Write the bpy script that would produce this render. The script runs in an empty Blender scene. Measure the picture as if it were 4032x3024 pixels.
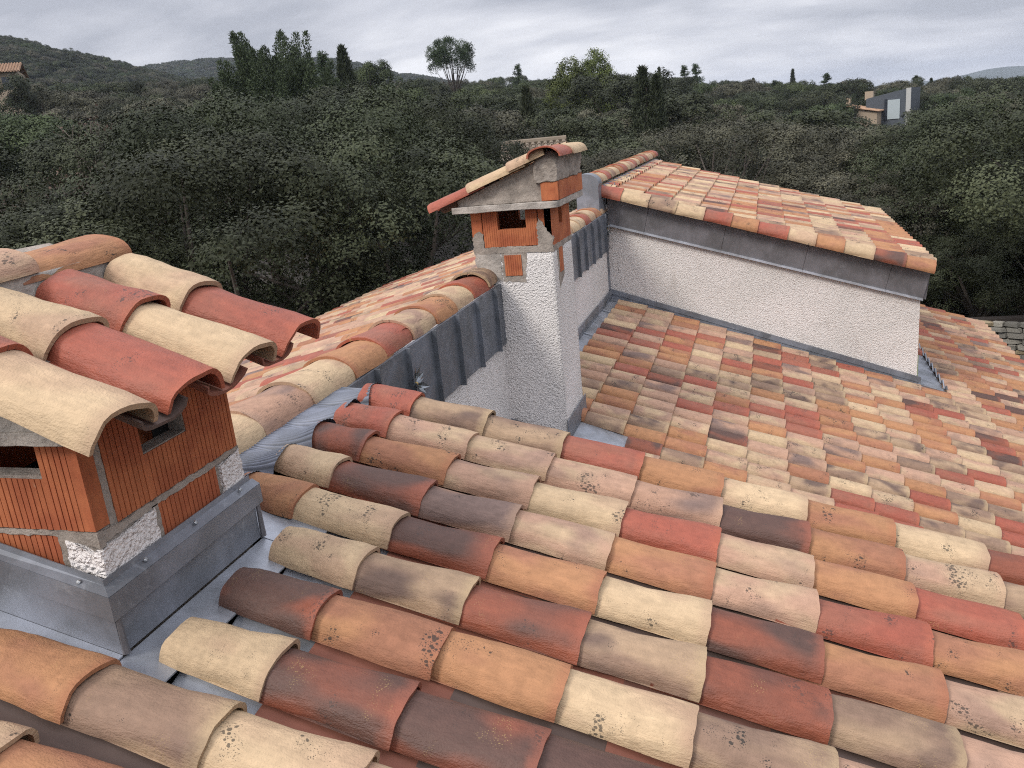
import bpy, math, random
import numpy as np
from mathutils import Vector, Matrix, Euler

random.seed(7)
rng = np.random.default_rng(11)
S = bpy.context.scene
COL = S.collection

# ------------------------------------------------------------------ camera
# World frame: the eye of the photographer is the origin, +X runs down the near roof slope, +Y along its ridge, Z up.
cam_d = bpy.data.cameras.new('camera')
cam = bpy.data.objects.new('camera', cam_d)
COL.objects.link(cam)
RIGHT = Vector((0.95763018, 0.27244745, -0.09336399))
DOWN = Vector((-0.00765609, -0.29998265, -0.95391394))
FWD = Vector((-0.287899, 0.91421157, -0.28518655))
cam.matrix_world = Matrix(((RIGHT.x, -DOWN.x, -FWD.x, 0), (RIGHT.y, -DOWN.y, -FWD.y, 0),
                           (RIGHT.z, -DOWN.z, -FWD.z, 0), (0, 0, 0, 1)))
cam_d.sensor_width = 36.0
cam_d.lens = 850 / 1024 * 36
cam_d.clip_start = 0.05
cam_d.clip_end = 12000
S.camera = cam

# ------------------------------------------------------------------ sky, sun, exposure
SUN_DIR = Vector((-0.42, -0.62, 0.66)).normalized()      # towards the sun, behind thin cloud
W = bpy.data.worlds.new('World'); S.world = W; W.use_nodes = True
wn = W.node_tree.nodes; wl = W.node_tree.links; wn.clear()
def wnode(t, **k):
    n = wn.new(t)
    for a, b in k.items(): setattr(n, a, b)
    return n
def wmath(op, a, b=None, clamp=False):
    n = wnode('ShaderNodeMath', operation=op, use_clamp=clamp)
    for i, v in enumerate((a, b)):
        if v is None: continue
        if isinstance(v, (int, float)): n.inputs[i].default_value = v
        else: wl.new(v, n.inputs[i])
    return n.outputs[0]
sky = wnode('ShaderNodeTexSky', sky_type='NISHITA', sun_disc=False)
sky.sun_elevation = math.asin(SUN_DIR.z)
sky.sun_rotation = math.atan2(SUN_DIR.x, SUN_DIR.y)
sky.air_density = 1.2; sky.dust_density = 2.0
tc = wnode('ShaderNodeTexCoord')
sp = wnode('ShaderNodeSeparateXYZ'); wl.new(tc.outputs['Generated'], sp.inputs[0])
zc = wmath('MAXIMUM', sp.outputs[2], 0.0)
den = wmath('ADD', zc, 0.24)
cx = wmath('DIVIDE', sp.outputs[0], den); cy = wmath('DIVIDE', sp.outputs[1], den)
cb = wnode('ShaderNodeCombineXYZ'); wl.new(cx, cb.inputs[0]); wl.new(cy, cb.inputs[1]); cb.inputs[2].default_value = 3.3
def wnoise(scale, detail, rough, dist=0.0, off=0.0):
    n = wnode('ShaderNodeTexNoise'); n.inputs['Scale'].default_value = scale; n.inputs['Detail'].default_value = detail
    n.inputs['Roughness'].default_value = rough; n.inputs['Distortion'].default_value = dist
    m = wnode('ShaderNodeMapping'); m.inputs['Location'].default_value = (off, off * .7, off * .3)
    m.inputs['Rotation'].default_value = (0, 0, .5); m.inputs['Scale'].default_value = (.75, 1.15, 1)
    wl.new(cb.outputs[0], m.inputs[0]); wl.new(m.outputs[0], n.inputs['Vector']); return n.outputs[0]
big = wnoise(0.75, 5, 0.52, 0.35, 4.1)
mid = wnoise(2.3, 6, 0.55, 0.2, 9.3)
mixn = wmath('ADD', wmath('MULTIPLY', big, 0.70), wmath('MULTIPLY', mid, 0.30))
ramp = wnode('ShaderNodeValToRGB')
el = ramp.color_ramp.elements
el[0].position = 0.42; el[0].color = (0.40, 0.415, 0.475, 1)
el[1].position = 0.60; el[1].color = (0.86, 0.86, 0.90, 1)
e = el.new(0.50); e.color = (0.585, 0.595, 0.655, 1)
wl.new(mixn, ramp.inputs[0])
# overcast sky: brighter overhead than at the horizon, a little brighter low down where the cloud thins
rise = wmath('ADD', 0.73, wmath('MULTIPLY', wmath('POWER', zc, 1.15), 1.55))
low = wmath('MULTIPLY', wmath('POWER', wmath('SUBTRACT', 1.0, zc), 9.0), 0.24)
gain = wmath('ADD', rise, low)
cl = wnode('ShaderNodeVectorMath', operation='SCALE'); wl.new(ramp.outputs[0], cl.inputs[0]); wl.new(gain, cl.inputs[3])
bgc = wnode('ShaderNodeBackground'); wl.new(cl.outputs[0], bgc.inputs[0]); bgc.inputs[1].default_value = 1.0
bgs = wnode('ShaderNodeBackground'); wl.new(sky.outputs[0], bgs.inputs[0]); bgs.inputs[1].default_value = 0.08
mx = wnode('ShaderNodeMixShader'); mx.inputs[0].default_value = 0.94
wl.new(bgs.outputs[0], mx.inputs[1]); wl.new(bgc.outputs[0], mx.inputs[2])
wo = wnode('ShaderNodeOutputWorld'); wl.new(mx.outputs[0], wo.inputs[0])

sun_d = bpy.data.lights.new('sun', 'SUN'); sun_d.energy = 1.8; sun_d.angle = math.radians(16); sun_d.color = (1.0, 0.945, 0.87)
sun = bpy.data.objects.new('sun', sun_d); COL.objects.link(sun)
sun.rotation_euler = (-SUN_DIR).to_track_quat('-Z', 'Y').to_euler()

S.view_settings.view_transform = 'Standard'; S.view_settings.look = 'None'
S.view_settings.exposure = 0.36; S.view_settings.gamma = 1.0; S.view_settings.use_curve_mapping = False
S.cycles.max_bounces = 6; S.cycles.diffuse_bounces = 3; S.cycles.glossy_bounces = 3; S.cycles.transmission_bounces = 2
S.cycles.volume_bounces = 0; S.cycles.volume_step_rate = 5.0; S.cycles.transparent_max_bounces = 6
S.cycles.use_denoising = False      # keeps the grain of clay, render and leaves
S.cycles.use_adaptive_sampling = False
S.cycles.sample_clamp_indirect = 4.0
S.cycles.pixel_filter_type = 'BLACKMAN_HARRIS'; S.cycles.filter_width = 1.1

# ------------------------------------------------------------------ node helpers
class NT:
    def __init__(s, name):
        s.m = bpy.data.materials.new(name); s.m.use_nodes = True
        s.n = s.m.node_tree.nodes; s.l = s.m.node_tree.links; s.n.clear()
        s.out = s.n.new('ShaderNodeOutputMaterial'); s.b = s.n.new('ShaderNodeBsdfPrincipled')
        s.l.new(s.b.outputs[0], s.out.inputs[0])
    def node(s, t, **k):
        n = s.n.new(t)
        for a, b in k.items(): setattr(n, a, b)
        return n
    def put(s, inp, v):
        if isinstance(v, (int, float)): inp.default_value = v
        elif isinstance(v, (tuple, list)): inp.default_value = (*v, 1) if len(v) == 3 and inp.type == 'RGBA' else v
        else: s.l.new(v, inp)
    def math(s, op, a, b=None, c=None, clamp=False):
        n = s.node('ShaderNodeMath', operation=op, use_clamp=clamp)
        for i, v in enumerate((a, b, c)):
            if v is not None: s.put(n.inputs[i], v)
        return n.outputs[0]
    def noise(s, vec, scale, detail=2, rough=.5, dist=0, w=None):
        n = s.node('ShaderNodeTexNoise', noise_dimensions='3D' if w is None else '4D')
        if w is not None: s.put(n.inputs['W'], w)
        s.l.new(vec, n.inputs['Vector']); n.inputs['Scale'].default_value = scale; n.inputs['Detail'].default_value = detail
        n.inputs['Roughness'].default_value = rough; n.inputs['Distortion'].default_value = dist
        return n.outputs[0]
    def voro(s, vec, scale, out='Distance', feature='F1', rnd=1.0, w=None):
        n = s.node('ShaderNodeTexVoronoi', feature=feature, voronoi_dimensions='3D' if w is None else '4D')
        if w is not None: s.put(n.inputs['W'], w)
        s.l.new(vec, n.inputs['Vector']); n.inputs['Scale'].default_value = scale; n.inputs['Randomness'].default_value = rnd
        return n.outputs[out]
    def map(s, vec, sc=(1, 1, 1), loc=(0, 0, 0), rot=(0, 0, 0)):
        n = s.node('ShaderNodeMapping'); s.l.new(vec, n.inputs[0])
        n.inputs['Scale'].default_value = sc; n.inputs['Location'].default_value = loc; n.inputs['Rotation'].default_value = rot
        return n.outputs[0]
    def ramp(s, v, a, b, ca=0.0, cb_=1.0):
        n = s.node('ShaderNodeMapRange', interpolation_type='SMOOTHSTEP'); s.put(n.inputs[0], v)
        n.inputs[1].default_value = a; n.inputs[2].default_value = b; n.inputs[3].default_value = ca; n.inputs[4].default_value = cb_
        return n.outputs[0]
    def mix(s, f, a, b, mode='MIX'):
        n = s.node('ShaderNodeMix', data_type='RGBA', blend_type=mode, clamp_factor=True)
        s.put(n.inputs[0], f); s.put(n.inputs[6], a); s.put(n.inputs[7], b); return n.outputs[2]
    def scale(s, c, f):
        n = s.node('ShaderNodeVectorMath', operation='SCALE'); s.put(n.inputs[0], c); s.put(n.inputs[3], f); return n.outputs[0]
    def bump(s, h, strength, dist, prev=None):
        n = s.node('ShaderNodeBump'); s.put(n.inputs['Height'], h); n.inputs['Strength'].default_value = strength
        n.inputs['Distance'].default_value = dist
        if prev is not None: s.l.new(prev, n.inputs['Normal'])
        return n.outputs[0]
    def fin(s, col, rough=.8, nrm=None, metal=0, spec=.3):
        s.put(s.b.inputs['Base Color'], col); s.put(s.b.inputs['Roughness'], rough); s.put(s.b.inputs['Metallic'], metal)
        s.b.inputs['Specular IOR Level'].default_value = spec
        if nrm is not None: s.l.new(nrm, s.b.inputs['Normal'])
        return s.m
def objc(t): return t.node('ShaderNodeTexCoord').outputs['Object']

def tile_mat(name, c1, c2, lo=.42, hi=.62, black=.5, yellow=.0, rim=(0, 0, 0), rimamt=0.0, rough=.78, spec=.3, fscale=5.0, dark=None):
    """Clay tile: UV in metres (u down the tile, v round it); rnd separates tiles."""
    t = NT(name)
    uv0 = t.node('ShaderNodeUVMap', uv_map='UVMap').outputs[0]
    oi = t.node('ShaderNodeObjectInfo').outputs['Random']
    at = t.node('ShaderNodeAttribute', attribute_name='rnd').outputs['Fac']
    r = t.math('FRACT', t.math('ADD', oi, at))
    w = t.math('MULTIPLY', r, 37.0)
    sp_ = t.node('ShaderNodeSeparateXYZ'); t.l.new(uv0, sp_.inputs[0])
    cb_ = t.node('ShaderNodeCombineXYZ'); t.l.new(sp_.outputs[0], cb_.inputs[0]); t.l.new(sp_.outputs[1], cb_.inputs[1]); t.l.new(w, cb_.inputs[2])
    uv = cb_.outputs[0]
    n1 = t.noise(t.map(uv, (.75, 1.5, 1)), fscale, 1, .5)
    shift = t.math('MULTIPLY', t.math('SUBTRACT', t.math('FRACT', t.math('MULTIPLY', r, 7.31)), .5), .22)
    f = t.ramp(t.math('ADD', n1, shift), lo, hi)
    col = t.mix(f, c1, c2)
    if dark is not None:
        n9 = t.noise(t.map(uv, (.8, 1.2, 1), (3, 3, 3)), 6.5, 1, .5)
        col = t.mix(t.ramp(n9, .50, .72), col, dark)
    st = t.noise(t.map(uv, (.22, 1, 1)), 55, 2, .6)        # streaks drawn along the tile
    mo = t.noise(uv, 30, 3, .65)                            # mottling
    val = t.math('ADD', t.math('MULTIPLY', t.math('SUBTRACT', st, .5), .36), t.math('MULTIPLY', t.math('SUBTRACT', mo, .5), .62))
    tone = t.math('ADD', 1.0, t.math('MULTIPLY', t.math('SUBTRACT', t.math('FRACT', t.math('MULTIPLY', r, 3.77)), .5), .16))
    col = t.scale(col, t.math('MULTIPLY', t.math('ADD', tone, val), .87))
    if rimamt > 0:   # body colour showing where the slip wore off at the lip
        rm = t.ramp(t.math('ADD', sp_.outputs[0], t.math('MULTIPLY', t.math('SUBTRACT', mo, .5), .05)), .405, .45)
        col = t.mix(t.math('MULTIPLY', rm, rimamt), col, rim)
    cl1 = t.math('ADD', t.noise(t.map(uv, (1.2, .8, 1), (1, 1, 5)), 8.5, 2.5, .62), t.math('MULTIPLY', t.math('SUBTRACT', t.math('FRACT', t.math('MULTIPLY', r, 9.7)), .5), .09))   # where lichen settles
    v1 = t.voro(t.map(uv, (.85, 1, 1.7)), 88)
    v3 = t.voro(t.map(uv, (.8, 1, 2.3)), 225)
    if yellow > 0:
        y = t.math('MULTIPLY', t.math('MULTIPLY', t.ramp(v3, .30, .20), t.ramp(cl1, .41, .29)), yellow)
        col = t.mix(y, col, (.52, .38, .14))
    m1 = t.ramp(cl1, .575, .70)
    s1 = t.math('MULTIPLY', t.ramp(t.math('SUBTRACT', t.math('MULTIPLY', m1, .46), v1), -.01, .05), t.ramp(m1, .10, .3))
    s2 = t.math('MULTIPLY', t.ramp(t.math('SUBTRACT', t.math('MULTIPLY', t.ramp(cl1, .50, .66), .33), v3), -.01, .04), .85)
    s3 = t.math('MULTIPLY', t.ramp(v3, .15, .10), t.math('MULTIPLY', t.ramp(mo, .50, .58), .75))
    blk = t.math('MULTIPLY', t.math('MAXIMUM', t.math('MAXIMUM', s1, s2), s3), black)
    col = t.mix(blk, col, (.026, .026, .024))
    h = t.math('ADD', t.noise(t.map(uv, (.35, 1, 1)), 42, 3, .7), t.math('MULTIPLY', t.noise(uv, 210, 1, .6), .35))
    b1 = t.bump(h, .65, .0075)
    return t.fin(col, rough, b1, spec=spec)

PAL = {
 'cream':  tile_mat('clay_cream', (.525, .385, .24), (.45, .305, .20), .45, .72, .75, .10, (.30, .19, .13), .45),
 'beige':  tile_mat('clay_beige', (.37, .255, .165), (.25, .162, .115), .38, .62, .85, .35, (.42, .31, .18), .5, dark=(.15, .10, .08)),
 'pink':   tile_mat('clay_pink', (.43, .265, .185), (.46, .33, .21), .42, .64, .75, .12, (.40, .24, .16), .3, dark=(.33, .21, .155)),
 'orange': tile_mat('clay_orange', (.40, .20, .10), (.33, .15, .088), .42, .66, .8, .22, (.30, .11, .06), .4),
 'red':    tile_mat('clay_red', (.315, .083, .050), (.29, .10, .062), .40, .70, .65, .45, (.38, .10, .05), .4, rough=.6, spec=.4),
 'dark':   tile_mat('clay_flamed', (.098, .050, .038), (.235, .070, .038), .44, .66, .5, .40, (.30, .09, .05), .5, rough=.6, spec=.4, fscale=4.2),
 'greyp':  tile_mat('clay_grey_pink', (.20, .135, .115), (.40, .24, .165), .36, .62, .65, .15, (.42, .27, .18), .4),
}
COLOURS = list(PAL)
WEIGHTS = [.055, .17, .28, .27, .14, .035, .05]
WEIGHTS_T = [.15, .08, .31, .25, .16, .01, .04]

def mat_channel():
    t = NT('channel_clay')
    uv = t.node('ShaderNodeUVMap', uv_map='UVMap').outputs[0]
    oi = t.node('ShaderNodeObjectInfo').outputs['Random']
    at = t.node('ShaderNodeAttribute', attribute_name='rnd').outputs['Fac']
    r = t.math('FRACT', t.math('ADD', oi, at)); cb_ = t.node('ShaderNodeCombineXYZ'); sp_ = t.node('ShaderNodeSeparateXYZ'); t.l.new(uv, sp_.inputs[0]); t.l.new(sp_.outputs[0], cb_.inputs[0]); t.l.new(sp_.outputs[1], cb_.inputs[1]); t.l.new(t.math('MULTIPLY', r, 41.0), cb_.inputs[2]); uv = cb_.outputs[0]
    base = t.mix(t.ramp(r, .45, .6), (.085, .057, .048), (.20, .075, .05))
    n = t.noise(uv, 7, 3, .6)
    base = t.scale(base, t.math('ADD', .7, t.math('MULTIPLY', n, .6)))
    return t.fin(base, .72, t.bump(t.noise(uv, 90, 2, .6), .3, .002), spec=.4)
M_CH = mat_channel()

def mat_roughcast(name='roughcast', c=(.80, .755, .735), dirt=.30):
    t = NT(name); o = objc(t)
    big_ = t.noise(o, 1.1, 4, .6, .3)
    g = t.noise(o, 62, 3, .66); v = t.voro(o, 95)
    h = t.math('SUBTRACT', t.math('MULTIPLY', g, 1.3), t.math('MULTIPLY', v, .55))
    pit = t.ramp(h, .16, .34, 1, 0)
    col = t.mix(t.ramp(big_, .35, .7), c, (c[0] * .86, c[1] * .87, c[2] * .86))
    zone = t.ramp(t.noise(o, 2.4, 5, .65, .6), .47, .72)
    col = t.mix(t.math('MULTIPLY', t.math('MULTIPLY', t.ramp(h, .10, .22, 1, 0), zone), dirt, clamp=True), col, (.17, .15, .13))
    col = t.mix(t.math('MULTIPLY', pit, .20), col, (.36, .31, .28))
    run = t.ramp(t.noise(t.map(o, (6, 6, .7)), 1.6, 3, .6), .58, .8)
    col = t.mix(t.math('MULTIPLY', run, dirt * .5), col, (.40, .34, .29))
    return t.fin(col, .92, t.bump(h, 1.0, .014), spec=.15)
M_RC = mat_roughcast()
M_RCS = mat_roughcast('roughcast_weathered', (.80, .75, .72), .55)

def mat_mortar(name='mortar', c=(.35, .305, .265)):
    t = NT(name); o = objc(t)
    n = t.noise(o, 9, 5, .65, .3); g = t.noise(o, 110, 4, .7)
    col = t.scale(t.mix(t.ramp(n, .35, .68), c, (c[0] * .62, c[1] * .62, c[2] * .62)), t.math('ADD', .65, t.math('MULTIPLY', g, .7)))
    pits = t.ramp(t.voro(t.map(o, (1, 1, 1.6)), 46), .0, .17, 1, 0)
    pz = t.ramp(t.noise(o, 5, 3, .6), .5, .62)
    col = t.mix(t.math('MULTIPLY', pits, pz), col, (.05, .04, .035))
    h = t.math('ADD', t.math('MULTIPLY', t.noise(o, 38, 4, .65, .3), 1.0), t.math('MULTIPLY', g, .4))
    return t.fin(col, .95, t.bump(h, .9, .009), spec=.12)
M_MO = mat_mortar()
M_MOL = mat_mortar('mortar_pale', (.43, .39, .35))

def mat_brick():
    t = NT('hollow_brick_clay'); o = objc(t)
    n = t.noise(o, 7, 3, .55, .3); f = t.noise(t.map(o, (1, 1, .12)), 70, 3, .6)
    col = t.mix(t.ramp(n, .38, .66), (.41, .135, .058), (.31, .088, .040))
    col = t.scale(col, t.math('ADD', .72, t.math('MULTIPLY', f, .56)))
    scuff = t.math('MULTIPLY', t.ramp(t.noise(t.map(o, (1, 1, .35)), 40, 4, .7), .62, .74), t.ramp(t.noise(o, 6, 2, .5), .45, .62))
    col = t.mix(t.math('MULTIPLY', scuff, .55), col, (.44, .27, .17))
    return t.fin(col, .82, t.bump(t.noise(o, 150, 3, .6), .35, .002), spec=.25)
M_BR = mat_brick()

def mat_zinc(name='zinc', c=(.17, .18, .20), pale=.35, rough=.45, metal=.45):
    t = NT(name); o = objc(t)
    n = t.noise(o, 3.2, 5, .6, .8); m = t.noise(t.map(o, (1, 1, .3)), 28, 4, .65, .4)
    col = t.scale(t.mix(t.ramp(n, .36, .68), c, (c[0] * 1.5, c[1] * 1.5, c[2] * 1.55)), t.math('ADD', .8, t.math('MULTIPLY', m, .4)))
    if name == 'pleated_lead':      # pleat shading painted into the colour: grooves darker, ribs lighter
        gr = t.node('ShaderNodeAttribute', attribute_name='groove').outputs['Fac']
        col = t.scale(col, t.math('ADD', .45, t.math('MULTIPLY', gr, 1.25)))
    ox = t.math('MULTIPLY', t.ramp(t.noise(o, 8.5, 6, .72, 1.2), .56, .70), pale)
    col = t.mix(ox, col, (.42, .44, .47))
    return t.fin(col, t.math('ADD', rough - .12, t.math('MULTIPLY', n, .3)), t.bump(t.noise(o, 6, 3, .5), .25, .006), metal, .5)
M_ZN = mat_zinc()
M_ZT = mat_zinc('zinc_tray', (.25, .265, .29), .75, .36, .5)
M_ZS = mat_zinc('zinc_seam_panel', (.115, .125, .142), .12, .5, .40)
M_ZF = mat_zinc('zinc_fascia', (.115, .110, .114), .14, .55, .35)
M_ZB = mat_zinc('zinc_bright', (.32, .34, .37), .5, .45, .4)
M_ZC = mat_zinc('zinc_cap', (.17, .18, .20), .2, .5, .4)
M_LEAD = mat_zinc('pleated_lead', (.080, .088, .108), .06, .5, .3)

def mat_flat(name, c, rough=.8, var=.25, sc=8.0, spec=.3, metal=0):
    t = NT(name); o = objc(t)
    n = t.noise(o, sc, 4, .6, .2)
    return t.fin(t.scale(c, t.math('ADD', 1 - var / 2, t.math('MULTIPLY', n, var))), rough, t.bump(n, .3, .01), metal, spec)
M_DARK = mat_flat('dark_underlay', (.035, .028, .025), .9)
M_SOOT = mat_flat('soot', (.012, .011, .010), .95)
M_TAPE = mat_flat('faded_green_tape', (.22, .27, .14), .7)
M_SCREW = mat_flat('screw_steel', (.35, .36, .37), .35, metal=.8)
M_FLOWER = mat_flat('flower_metal', (.33, .35, .37), .25, .3, 30, .6, .9)
M_BRASS = mat_flat('flower_centre', (.35, .25, .10), .35, metal=.7)

# ------------------------------------------------------------------ mesh and object helpers
def mesh_np(name, v, quads, mats, uv=None, midx=None, smooth=True, rnd=None):
    """v (n,3), quads (m,4) or list of polygons, uv (n,2) per vertex."""
    me = bpy.data.meshes.new(name)
    v = np.asarray(v, np.float32)
    if isinstance(quads, np.ndarray):
        q = quads.astype(np.int32); k = q.shape[1]
        me.vertices.add(len(v)); me.vertices.foreach_set('co', v.ravel())
        me.loops.add(q.size); me.loops.foreach_set('vertex_index', q.ravel())
        me.polygons.add(len(q)); me.polygons.foreach_set('loop_start', np.arange(0, q.size, k, dtype=np.int32))
        flat = q.ravel()
    else:
        me.from_pydata([tuple(map(float, p)) for p in v], [], [tuple(int(i) for i in f) for f in quads])
        flat = np.array([i for f in quads for i in f], np.int32)
    if midx is not None: me.polygons.foreach_set('material_index', np.asarray(midx, np.int32))
    me.polygons.foreach_set('use_smooth', np.full(len(me.polygons), smooth, bool))
    if uv is not None:
        L = me.uv_layers.new(name='UVMap'); L.data.foreach_set('uv', np.asarray(uv, np.float32)[flat].ravel())
    if rnd is not None:
        a = me.attributes.new('rnd', 'FLOAT', 'POINT'); a.data.foreach_set('value', np.asarray(rnd, np.float32))
    for m in (mats if isinstance(mats, (list, tuple)) else [mats]): me.materials.append(m)
    me.update(calc_edges=True); me.validate()
    return me

ORIG = {}
def empty(name, loc=(0, 0, 0), parent=None, **pr):
    o = bpy.data.objects.new(name, None); COL.objects.link(o)
    o.empty_display_size = .3; o.location = loc; ORIG[o] = Vector(loc)
    if parent: o.parent = parent; o.matrix_parent_inverse = Matrix.Translation(-ORIG[parent])
    for k, v in pr.items(): o[k] = v
    return o
def obj(name, me, parent=None, mw=None, **pr):
    o = bpy.data.objects.new(name, me); COL.objects.link(o)
    if mw is not None: o.matrix_basis = mw
    ORIG[o] = o.matrix_basis.translation.copy()
    if parent is not None: o.parent = parent; o.matrix_parent_inverse = Matrix.Translation(-ORIG[parent])
    for k, v in pr.items(): o[k] = v
    return o
class MB:
    def __init__(s): s.v = []; s.f = []
    def quad(s, a, b, c, d): n = len(s.v); s.v += [a, b, c, d]; s.f.append((n, n + 1, n + 2, n + 3))
    def poly(s, pts): n = len(s.v); s.v += list(pts); s.f.append(tuple(range(n, n + len(pts))))
    def box(s, x0, x1, y0, y1, z0, z1):
        s.hexa([(x0, y0, z0), (x1, y0, z0), (x1, y1, z0), (x0, y1, z0), (x0, y0, z1), (x1, y0, z1), (x1, y1, z1), (x0, y1, z1)])
    def hexa(s, p):
        n = len(s.v); s.v += p
        s.f += [tuple(n + i for i in q) for q in ((0, 3, 2, 1), (4, 5, 6, 7), (0, 1, 5, 4), (1, 2, 6, 5), (2, 3, 7, 6), (3, 0, 4, 7))]
    def prism(s, pts, N, th):
        """pts: outline points (Vectors); extruded from +0 back along -N*th"""
        N = Vector(N); a = [Vector(p) for p in pts]; b = [p - N * th for p in a]; n = len(s.v); k = len(a)
        s.v += [tuple(p) for p in a + b]; s.f.append(tuple(n + i for i in range(k))); s.f.append(tuple(n + k + i for i in range(k))[::-1])
        for i in range(k): j = (i + 1) % k; s.f.append((n + i, n + k + i, n + k + j, n + j))
    def build(s, name, mat, parent=None, smooth=False, **pr):
        me = bpy.data.meshes.new(name); me.from_pydata([tuple(p) for p in s.v], [], s.f)
        import bmesh
        bm = bmesh.new(); bm.from_mesh(me); bmesh.ops.recalc_face_normals(bm, faces=bm.faces); bm.to_mesh(me); bm.free()
        for m in (mat if isinstance(mat, list) else [mat]): me.materials.append(m)
        if smooth:
            for p in me.polygons: p.use_smooth = True
        return obj(name, me, parent, **pr)
def tube(mb, pts, rad, k=6):
    """tapered tube through pts"""
    pts = [Vector(p) for p in pts]; rings = []
    for i, p in enumerate(pts):
        d = (pts[min(i + 1, len(pts) - 1)] - pts[max(i - 1, 0)]).normalized()
        a = d.orthogonal().normalized(); b = d.cross(a); n = len(mb.v)
        for j in range(k):
            t = 2 * math.pi * j / k; mb.v.append(tuple(p + (a * math.cos(t) + b * math.sin(t)) * rad[i]))
        rings.append(n)
    for i in range(len(pts) - 1):
        for j in range(k):
            mb.f.append((rings[i] + j, rings[i] + (j + 1) % k, rings[i + 1] + (j + 1) % k, rings[i + 1] + j))
    mb.f.append(tuple(rings[-1] + j for j in range(k)))

# ------------------------------------------------------------------ clay tiles
TL = 0.452
def barrel_arrays(seed, nu, nv, L=TL, wa=.080, wb=.096, ha=.058, hb=.070, th=.013, wob=.0022, flip=False):
    r = np.random.default_rng(seed)
    ph = r.uniform(0, 6.28, 8)
    us = np.linspace(0, 1, nu + 1); th_ = np.linspace(0, math.pi, nv + 1)
    def ring(u, off):
        w = wa + (wb - wa) * u - off; h = ha + (hb - ha) * u - off
        c = np.cos(th_); y = w * np.sign(c) * np.abs(c) ** .88; z = h * np.sin(th_) ** .92
        k = wob * (np.sin(2.1 * th_ + 5 * u + ph[0]) + .7 * np.sin(5 * th_ + ph[1] + 9 * u) + .5 * np.sin(9 * u + ph[2]))
        nrm = np.stack([c, np.sin(th_)], 1)
        y = y + nrm[:, 0] * k; z = z + nrm[:, 1] * k
        z = np.where((th_ < .01) | (th_ > 3.13), -.0 if off == 0 else 0, z)
        return y, z
    V = []; Q = []; UV = []
    x_end = lambda u: (u - 1) * L
    lipw = .0018 * np.sin(3 * th_ + ph[4]) + .0012 * np.sin(8 * th_ + ph[5])
    # outer
    for u in us:
        y, z = ring(u, 0)
        if u == 1 and nu > 2: y = y * .985; z = z * .985       # worn lip edge
        x = x_end(u) + (lipw if u in (0, 1) else 0) * (1 if nu > 2 else 0)
        V.append(np.stack([np.broadcast_to(x, y.shape), y, z], 1)); UV.append(np.stack([np.full(nv + 1, u * L), th_ * .5 * (wa + wb)], 1))
    for i in range(nu):
        for j in range(nv):
            a = i * (nv + 1) + j; Q.append((a, a + nv + 1, a + nv + 2, a + 1))
    base = (nu + 1) * (nv + 1)
    # lip cap, inner surface
    y, z = ring(1, 0); y *= .985 if nu > 2 else 1; z *= .985 if nu > 2 else 1
    yi, zi = ring(1, th); yj, zj = ring(0, th)
    lx = lipw * (1 if nu > 2 else 0)
    for (xx, yy, zz, uu) in ((lx, y, z, L), (lx - .001, yi, zi, L), (lx - .001, yi, zi, L), (-L + 0 * lx, yj, zj, 0)):
        V.append(np.stack([np.broadcast_to(xx, yy.shape), yy, zz], 1)); UV.append(np.stack([np.full(nv + 1, uu), th_ * .08 + .3], 1))
    n1 = nv + 1
    for j in range(nv):
        Q.append((base + j, base + n1 + j, base + n1 + j + 1, base + j + 1))
        Q.append((base + 2 * n1 + j, base + 3 * n1 + j, base + 3 * n1 + j + 1, base + 2 * n1 + j + 1))
    V = np.concatenate(V); UV = np.concatenate(UV)
    # long bottom edges
    for j, s in ((0, 1), (nv, -1)):
        b = len(V)
        pts = np.array([V[j], V[nu * n1 + j], V[base + 2 * n1 + j], V[base + 3 * n1 + j]])
        pts[:, 2] -= .0005
        V = np.concatenate([V, pts]); UV = np.concatenate([UV, np.array([[0, .3], [L, .3], [L, .32], [0, .32]])])
        Q.append((b, b + 3, b + 2, b + 1) if s > 0 else (b, b + 1, b + 2, b + 3))
    Q = np.array(Q)
    if flip:   # channel tile: hollow side up
        V[:, 2] *= -1; Q = Q[:, ::-1]
    return V, Q, UV
SHAPES_HI = [barrel_arrays(s, 7, 14, wob=.0030) for s in range(4)]
SHAPES_LO = [barrel_arrays(s + 20, 1, 8, wob=.0018) for s in range(3)]
MESH_HI = {c: [mesh_np('tile_' + c, v, q, PAL[c], uv) for v, q, uv in SHAPES_HI] for c in COLOURS}
MESH_LO = {c: [mesh_np('tile_low_' + c, v, q, PAL[c], uv) for v, q, uv in SHAPES_LO] for c in COLOURS}
RIDGE_SH = [barrel_arrays(s + 40, 6, 14, L=.46, wa=.137, wb=.150, ha=.100, hb=.110, th=.016, wob=.003) for s in range(3)]
MESH_RIDGE = {c: [mesh_np('ridge_tile_' + c, v, q, PAL[c], uv) for v, q, uv in RIDGE_SH] for c in COLOURS}
CH_SH = [barrel_arrays(s + 60, 3, 8, L=.50, wa=.098, wb=.088, ha=.055, hb=.048, th=.010, wob=.0015, flip=True) for s in range(2)]
MESH_CH = [mesh_np('channel_tile', v, q, M_CH, uv) for v, q, uv in CH_SH]

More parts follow.
